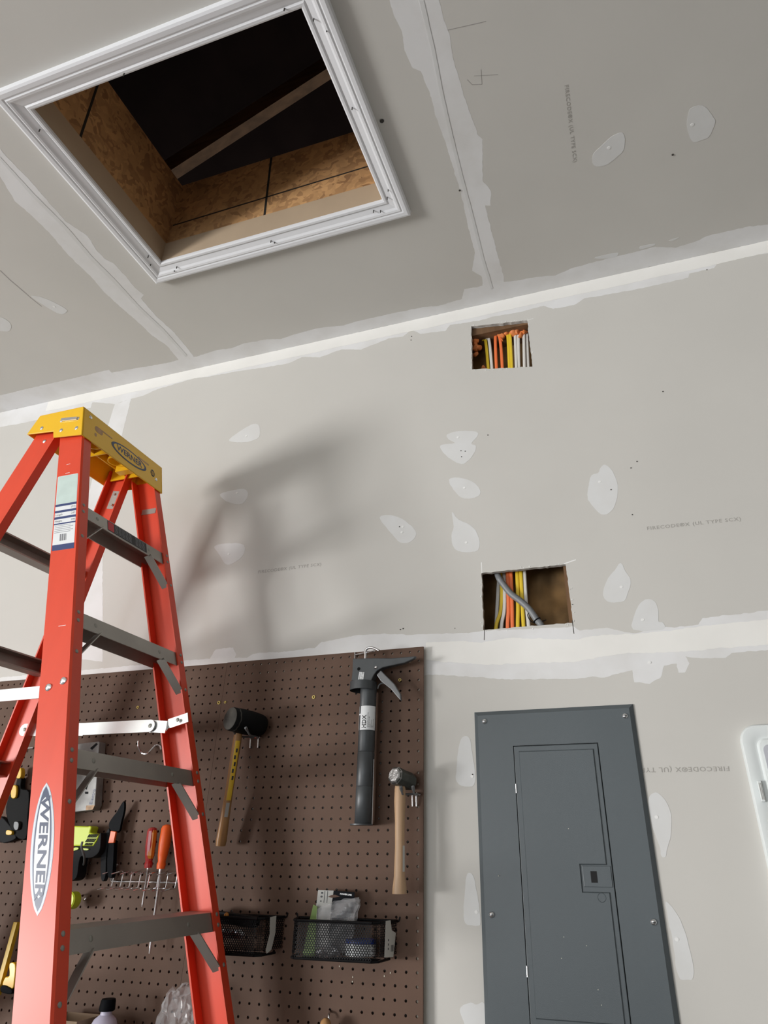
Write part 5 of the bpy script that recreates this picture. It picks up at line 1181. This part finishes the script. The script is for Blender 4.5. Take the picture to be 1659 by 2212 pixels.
def screwdriver(lbl, top, neck, tip, r_, mt, rs, flat=False):
    t = Thing('screwdriver', lbl, 'screwdriver', neck); top, neck, tip = Vector(top), Vector(neck), Vector(tip); bm = bmesh.new()
    lathe(bm, top, neck, ((0, r_*.35), (.03, r_*.8), (.10, r_), (.45, r_*1.02), (.70, r_*.86), (.84, r_*.66), (.90, r_*.80), (1, r_*.70)), 12 if flat else 16); h_ = t.part('handle', bm, M[mt], smooth=not flat)
    bm = bmesh.new(); lathe(bm, neck, tip, ((0, rs*1.25), (.06, rs*1.2), (.07, rs), (.93, rs), (1, rs*.6)), 10); t.part('shank', bm, M['chrome'], smooth=True)
    return t, h_, top, neck
a_, b_, c_ = [(-0.7356,-0.0480,1.2956),(-0.7275,-0.0480,1.2011),(-0.7250,-0.0480,1.1153)]
t, h_, tp_, nk = screwdriver('screwdriver with a translucent red and amber handle standing in the wire rack', a_, b_, c_, .0135, 'redclear', .0026, True)
bm = bmesh.new(); lathe(bm, tp_.lerp(nk, .08)+Vector((.0035, -.001, 0)), tp_.lerp(nk, .78)+Vector((.0035, -.001, 0)), ((0, .010), (.1, .0115), (.9, .0105), (1, .008)), 8); t.part('amber_flute', bm, M['amber'], under=h_)
a_, b_, c_ = [(-0.6874,-0.0520,1.3019),(-0.6858,-0.0520,1.1995),(-0.6767,-0.0520,1.0199)]
screwdriver('screwdriver with a fluorescent orange handle standing in the wire rack', a_, b_, c_, .0145, 'orangehandle', .0034)

# empty hook
eh = Thing('pegboard_hook', 'empty curved steel hook left of the far ladder rail', 'hook', (-.71, -.021, ZF-.24))
bm = bmesh.new(); tube(bm, arc([(-0.7709,-0.0260,1.4939)]+[(-0.7814,-0.0220,1.5060),(-0.7960,-0.0220,1.5078)]+[(-0.7961,-0.0350,1.4961)]+[(-0.7969,-0.0500,1.4818),(-0.8164,-0.0500,1.4849)]+[(-0.8237,-0.0600,1.5012),(-0.8272,-0.0600,1.5150)], 5), .0028, 8); eh.part('wire', bm, M['chrome'], smooth=True)
# pale stained bracket with lettering
bk = Thing('steel_bracket', 'stained pale grey steel bracket plate with a rusty lower corner', 'bracket', (-1.0, -.03, ZF-.2))
BKF = Frame((0, -.05, 0), (1, 0, 0), (0, 0, 1))
q8 = [(-1.0623,1.5165),(-0.9788,1.5211),(-0.9730,1.5191),(-0.9675,1.4873),(-0.9534,1.4241),(-0.9392,1.3515),(-0.9444,1.3399),(-0.9990,1.3351),(-1.0241,1.3364),(-1.0561,1.4354),(-1.0339,1.4986)]
q8 = [(-1.0880,1.5151),(-0.9788,1.5211),(-0.9730,1.5191),(-0.9675,1.4873),(-0.9541,1.4241),(-0.9395,1.3515),(-0.9436,1.3399),(-0.9990,1.3351),(-1.0407,1.3334)]
bm = bmesh.new(); prism(bm, q8, BKF, -.028, 0); pl = bk.part('plate', bm, M['graybracket'], bevel=.0015)
(x, z), = [(-0.9546,1.3495)]
bm = bmesh.new(); q9 = [(-0.9687,1.3507),(-0.9395,1.3514),(-0.9433,1.3404),(-0.9666,1.3390)]; prism(bm, q9, BKF, 0, .0006); bk.part('rusty_corner', bm, M['rust'])
bm = bmesh.new()
for q_ in ([(-1.0016,1.5033),(-0.9832,1.5171),(-0.9763,1.5139),(-0.9927,1.4984)], [(-0.9839,1.3864),(-0.9722,1.3862),(-0.9711,1.3802),(-0.9814,1.3804)], [(-0.9956,1.4052),(-0.9835,1.4137),(-0.9782,1.4059),(-0.9797,1.3917),(-0.9914,1.3963)]): prism(bm, q_, BKF, 0, .0005)
bk.part('dark_marks', bm, M['darkplastic'], under=pl)
(x, z), = [(-0.9533,1.3731)]; bm = text_bm('Electro', .014, BKF, x, z, rot=PI/2-.05, z=.0006); bk.part('lettering', bm, M['navy'], under=pl)
# pruners with an orange catch
pr = Thing('pruning_shears', 'black pruning shears with an orange catch hanging point up', 'shears', (-.88, -.04, ZF-.45))
SHF = Frame((0, -.045, 0), (1, 0, 0), (0, 0, 1))
def sh_poly(name, pts, z0, z1, mt): bm = bmesh.new(); prism(bm, smooth_poly(pts, 3), SHF, z0, z1); return pr.part(name, bm, M[mt], bevel=.0015)
sh_poly('blade', [(-0.8492,1.3600),(-0.8431,1.3514),(-0.8402,1.3331),(-0.8421,1.3053),(-0.8423,1.2888),(-0.8547,1.2834),(-0.8756,1.2917),(-0.8814,1.3055),(-0.8755,1.3180),(-0.8631,1.3347)], -.006, .002, 'blackplastic')
sh_poly('handle', [(-0.8495,1.2644),(-0.8403,1.2310),(-0.8350,1.2048),(-0.8318,1.1802),(-0.8401,1.1775),(-0.8476,1.1851),(-0.8567,1.2111),(-0.8623,1.2375),(-0.8683,1.2590)], -.006, .008, 'blackplastic')
sh_poly('handle', [(-0.8783,1.2944),(-0.8703,1.2725),(-0.8716,1.2509),(-0.8659,1.2176),(-0.8585,1.1850),(-0.8613,1.1695),(-0.8700,1.1745),(-0.8804,1.2043),(-0.8881,1.2374),(-0.8921,1.2575),(-0.8867,1.2780)], -.012, .002, 'darkplastic')
bm = bmesh.new(); prism(bm, [(-0.8635,1.2873),(-0.8463,1.2852),(-0.8463,1.2582),(-0.8635,1.2575)], SHF, .004, .0105); pr.part('catch', bm, M['orangegrip'], bevel=.001)
# lime cordless tool
lt = Thing('cordless_tool', 'lime green and dark grey cordless tool hanging behind the ladder rail', 'power tool', (-.96, -.06, ZF-.45))
LTF = Frame((0, -.07, 0), (1, 0, 0), (0, 0, 1))
bm = bmesh.new(); prism(bm, [(-0.9966,1.2995),(-0.9311,1.2979),(-0.9240,1.2992),(-0.9175,1.2964),(-0.9191,1.2828),(-0.8872,1.2760),(-0.8910,1.2638),(-0.8982,1.2504),(-0.9806,1.2501)], LTF, -.03, 0); shell = lt.part('shell', bm, M['lime'], bevel=.003)
bm = bmesh.new()
for k_ in range(6):
    o_ = 42*k_; prism(bm, [(-0.9226,1.2773),(-0.9170,1.2773),(-0.9220,1.2692),(-0.9272,1.2692)] if 0 else [(p[0]+.0052*k_, p[1]) for p in [(-0.9193,1.2787),(-0.9155,1.2787),(-0.9196,1.2705),(-0.9234,1.2705)]], LTF, .0, .0008)
    prism(bm, [(p[0]+.0052*k_, p[1]) for p in [(-0.9218,1.2685),(-0.9181,1.2685),(-0.9238,1.2597),(-0.9275,1.2597)]], LTF, .0, .0008)
    if k_ < 5: prism(bm, [(p[0]+.0052*k_, p[1]) for p in [(-0.9241,1.2577),(-0.9204,1.2577),(-0.9232,1.2517),(-0.9269,1.2517)]], LTF, .0, .0008)
lt.part('vents', bm, M['darkplastic'], under=shell)
bm = bmesh.new(); prism(bm, smooth_poly([(-1.0004,1.2501),(-0.9026,1.2505),(-0.8860,1.2829),(-0.8787,1.2640),(-0.8765,1.2373),(-0.8947,1.2240),(-0.9164,1.2225),(-0.9324,1.2263),(-0.9349,1.2104),(-0.9322,1.1779),(-0.9514,1.1685),(-0.9616,1.1774),(-0.9652,1.2234),(-0.9662,1.2381)], 3), LTF, -.035, -.002); lt.part('grip', bm, M['darkplastic'], bevel=.004)
bm = bmesh.new(); prism(bm, smooth_poly([(-0.9662,1.2381),(-0.9574,1.2462),(-0.9442,1.2463),(-0.9449,1.2423),(-0.9553,1.2395)], 3), LTF, -.002, .002); prism(bm, smooth_poly([(-0.9326,1.2450),(-0.9098,1.2438),(-0.9144,1.2404),(-0.9306,1.2417)], 3), LTF, -.002, .002); lt.part('trim', bm, M['lime'], under=shell)
lh = Thing('pegboard_hook', 'grey hook holding the lime green cordless tool', 'hook', (-.94, -.021, ZF-.48))
bm = bmesh.new(); tube(bm, arc([(-0.9051,-0.1050,1.2603)]+[(-0.9041,-0.1050,1.2474)]+[(-0.9019,-0.0900,1.2261)]+[(-0.9248,-0.0600,1.2086)]+[(-0.9624,-0.0220,1.2058)], 4), .0028, 8); tube(bm, [(-0.9668,-0.0240,1.2058),(-0.9446,-0.0240,1.2093)], .002, 6); lh.part('wire', bm, M['gunlight'], smooth=True)
# lime disc on a wire hook
ld = Thing('round_tool', 'lime green round tool hanging low behind the ladder rail', 'tool', (-.98, -.06, ZF-.6))
bm = bmesh.new(); c = Vector([(-0.9378,-0.0600,1.1251)][0]); lathe(bm, c+Vector((0, -.014, 0)), c+Vector((0, .014, 0)), ((0, .017), (.1, .020), (.9, .020), (1, .017)), 24); ld.part('case', bm, M['lime'], smooth=True)
h2 = Thing('pegboard_hook', 'thin wire hook above the lime green round tool', 'hook', (-.93, -.021, ZF-.6))
bm = bmesh.new(); tube(bm, arc([(-0.9604,-0.0240,1.1314)]+[(-0.9289,-0.0500,1.1394)], 4), .0016, 6); tube(bm, arc([(-0.9412,-0.0240,1.1234)]+[(-0.9084,-0.0500,1.1263),(-0.9022,-0.0500,1.1306)], 4), .0016, 6); h2.part('wire', bm, M['chrome'], smooth=True)
# things left of the near ladder rail
h3 = Thing('pegboard_hook', 'bright straight hook left of the near ladder rail', 'hook', (-1.2, -.021, ZF-.22))
bm = bmesh.new(); tube(bm, [(-1.2673,-0.0300,1.5140),(-1.2356,-0.0300,1.5156)], .0024, 8); tube(bm, [(-1.2719,-0.0240,1.5149),(-1.2679,-0.0240,1.5041)], .002, 6); h3.part('wire', bm, M['chrome'], smooth=True)
yt_ = Thing('hand_tool', 'black tool with yellow bands hanging between the ladder rails at the left', 'tool', (-1.2, -.05, ZF-.35))
YF = Frame((0, -.045, 0), (1, 0, 0), (0, 0, 1))
def ypart(name, pts, z0, z1, mt): bm = bmesh.new(); prism(bm, smooth_poly(pts, 3), YF, z0, z1); return yt_.part(name, bm, M[mt], bevel=.002)
ypart('tip', [(-1.2562,1.4560),(-1.2410,1.4539),(-1.2342,1.4294),(-1.2510,1.4298)], -.012, .004, 'levelyellow')
ypart('body', [(-1.2510,1.4298),(-1.2359,1.4277),(-1.2279,1.4002),(-1.1935,1.3895),(-1.1742,1.3249),(-1.1602,1.2689),(-1.2040,1.2768),(-1.2585,1.3337),(-1.2656,1.3755),(-1.2517,1.4007)], -.02, -.002, 'rubber')
ypart('band', [(-1.2560,1.4059),(-1.2389,1.4055),(-1.2304,1.3758),(-1.2481,1.3761)], -.002, .006, 'levelyellow')
ypart('band', [(-1.2296,1.2897),(-1.2103,1.2872),(-1.2092,1.2784),(-1.2275,1.2784)], -.004, .006, 'levelyellow')
ypart('knob', [(-1.2084,1.3121),(-1.1933,1.3088),(-1.1895,1.2928),(-1.1997,1.2896),(-1.2098,1.3008)], -.002, .006, 'gunmetal')
ypart('foot', [(-1.2835,1.3257),(-1.2442,1.3091),(-1.2052,1.2800),(-1.2043,1.2657),(-1.2574,1.2609)], -.02, -.004, 'darkplastic')
yl_ = Thing('bar_clamp', 'long yellow bar clamp with a black end at the lower left', 'clamp', (-1.25, -.06, ZF-.75))
a_, b_ = [(-1.1094,-0.0500,1.0715),(-1.1143,-0.0500,0.9147)]; bm = bmesh.new(); bar(bm, a_, b_, .012, .012, side=(1, 0, 0)); yl_.part('bar', bm, M['levelyellow'])
YL = Frame((0, -.055, 0), (1, 0, 0), (0, 0, 1))
bm = bmesh.new(); prism(bm, smooth_poly([(-1.0961,0.9814),(-1.0771,0.9823),(-1.0667,0.9478),(-1.0681,0.9305),(-1.1001,0.9358),(-1.0988,0.9532),(-1.0867,0.9573)], 3), YL, -.02, 0); yl_.part('grip', bm, M['yellow'], bevel=.003)
bm = bmesh.new(); prism(bm, smooth_poly([(-1.0981,0.9376),(-1.0655,0.9306),(-1.0643,0.9205),(-1.0981,0.9238)], 3), YL, -.02, .004); yl_.part('end_cap', bm, M['blackplastic'], bevel=.002)
# small shelf of bottles at the bottom of the frame
sf_ = Thing('wire_shelf', 'shallow shelf hung low on the pegboard under the bottle', 'shelf', (-.8, -.07, ZF-.88))
bm = bmesh.new(); box(bm, (-1.0, -.135, ZF-.884), (-.50, -.0205, ZF-.874)); box(bm, (-1.0, -.138, ZF-.884), (-.50, -.1351, ZF-.862)); sf_.part('tray', bm, M['gunlight'])
bt = Thing('squeeze_bottle', 'pale lilac bottle with a black cap at the bottom between the rails', 'bottle', (-.742, -.10, ZF-.874))
c = Vector(([(-0.7330,-0.1000,0.9157)])[0]); cx_, cy_ = c.x, -.10; zt1 = ([(-0.7359,-0.1000,0.9354)])[0][2]
bm = bmesh.new(); lathe(bm, (cx_, cy_, ZF-.8735), (cx_, cy_, zt1-.018), ((0, .030), (.3, .032), (.55, .030), (.72, .024), (.84, .013), (1, .0115)), 24); bt.part('body', bm, M['bottle'], smooth=True)
bm = bmesh.new(); lathe(bm, (cx_, cy_, zt1-.0225), (cx_, cy_, zt1), ((0, .0165), (.1, .018), (.85, .0165), (1, .015)), 20); bt.part('cap', bm, M['blackplastic'], smooth=True)
bm = bmesh.new(); lathe(bm, (cx_, cy_, ZF-.872), (cx_, cy_, ZF-.852), ((0, .0315), (1, .0328)), 24); bt.part('label', bm, M['navy'], smooth=True)
bm = bmesh.new(); (xa, za), (xb, zb), (xc, zc) = [(-0.8169,0.8977),(-0.7229,0.9125),(-0.6984,0.8938)]
box(bm, (-.89, -.13, ZF-.8735), (-.785, -.045, ZF-.826)); bmesh.ops.delete(bm, geom=[f for f in bm.faces if f.calc_center_median().z > ZF-.83], context='FACES_ONLY')
bb = link('cardboard_box', bm, M['cardboard']); tag(bb, 'small open cardboard box beside the lilac bottle', 'box'); sol = bb.modifiers.new('wall', 'SOLIDIFY'); sol.thickness = .003
bm = bmesh.new(); c = Vector([(-0.5461,-0.0850,0.9199)][0]); bmesh.ops.create_icosphere(bm, subdivisions=4, radius=1, matrix=Matrix.Translation((c.x, -.082, ZF-.802)) @ Matrix.Diagonal((.050, .038, .052, 1))); crumple(bm, .018, 35, 2); crumple(bm, .006, 110, 5)
tag(link('plastic_bag', bm, M['bagfilm']), 'bunched clear plastic bag at the bottom behind the far ladder rail', 'bag')
# awl-like wooden handle hanging at the bottom
aw = Thing('wooden_handled_tool', 'round wooden tool handle just showing under a bright hook at the bottom', 'tool', (-.215, -.06, ZF-.83))
bm = bmesh.new(); c = Vector([(-0.1963,-0.0550,0.9242)][0]); lathe(bm, c, c+Vector((0, 0, -.12)), ((0, .004), (.04, .010), (.12, .0135), (.5, .015), (.9, .013), (1, .008)), 20); aw.part('handle', bm, M['hickory'], smooth=True)
ah = Thing('pegboard_hook', 'small bright hook above the wooden tool handle', 'hook', (-.21, -.021, ZF-.8))
bm = bmesh.new(); tube(bm, arc([(-0.2034,-0.0210,0.9306)]+[(-0.2002,-0.0300,0.9280)]+[(-0.1992,-0.0340,0.9231),(-0.1977,-0.0340,0.9191)], 4), .0022, 8); ah.part('wire', bm, M['chrome'], smooth=True)
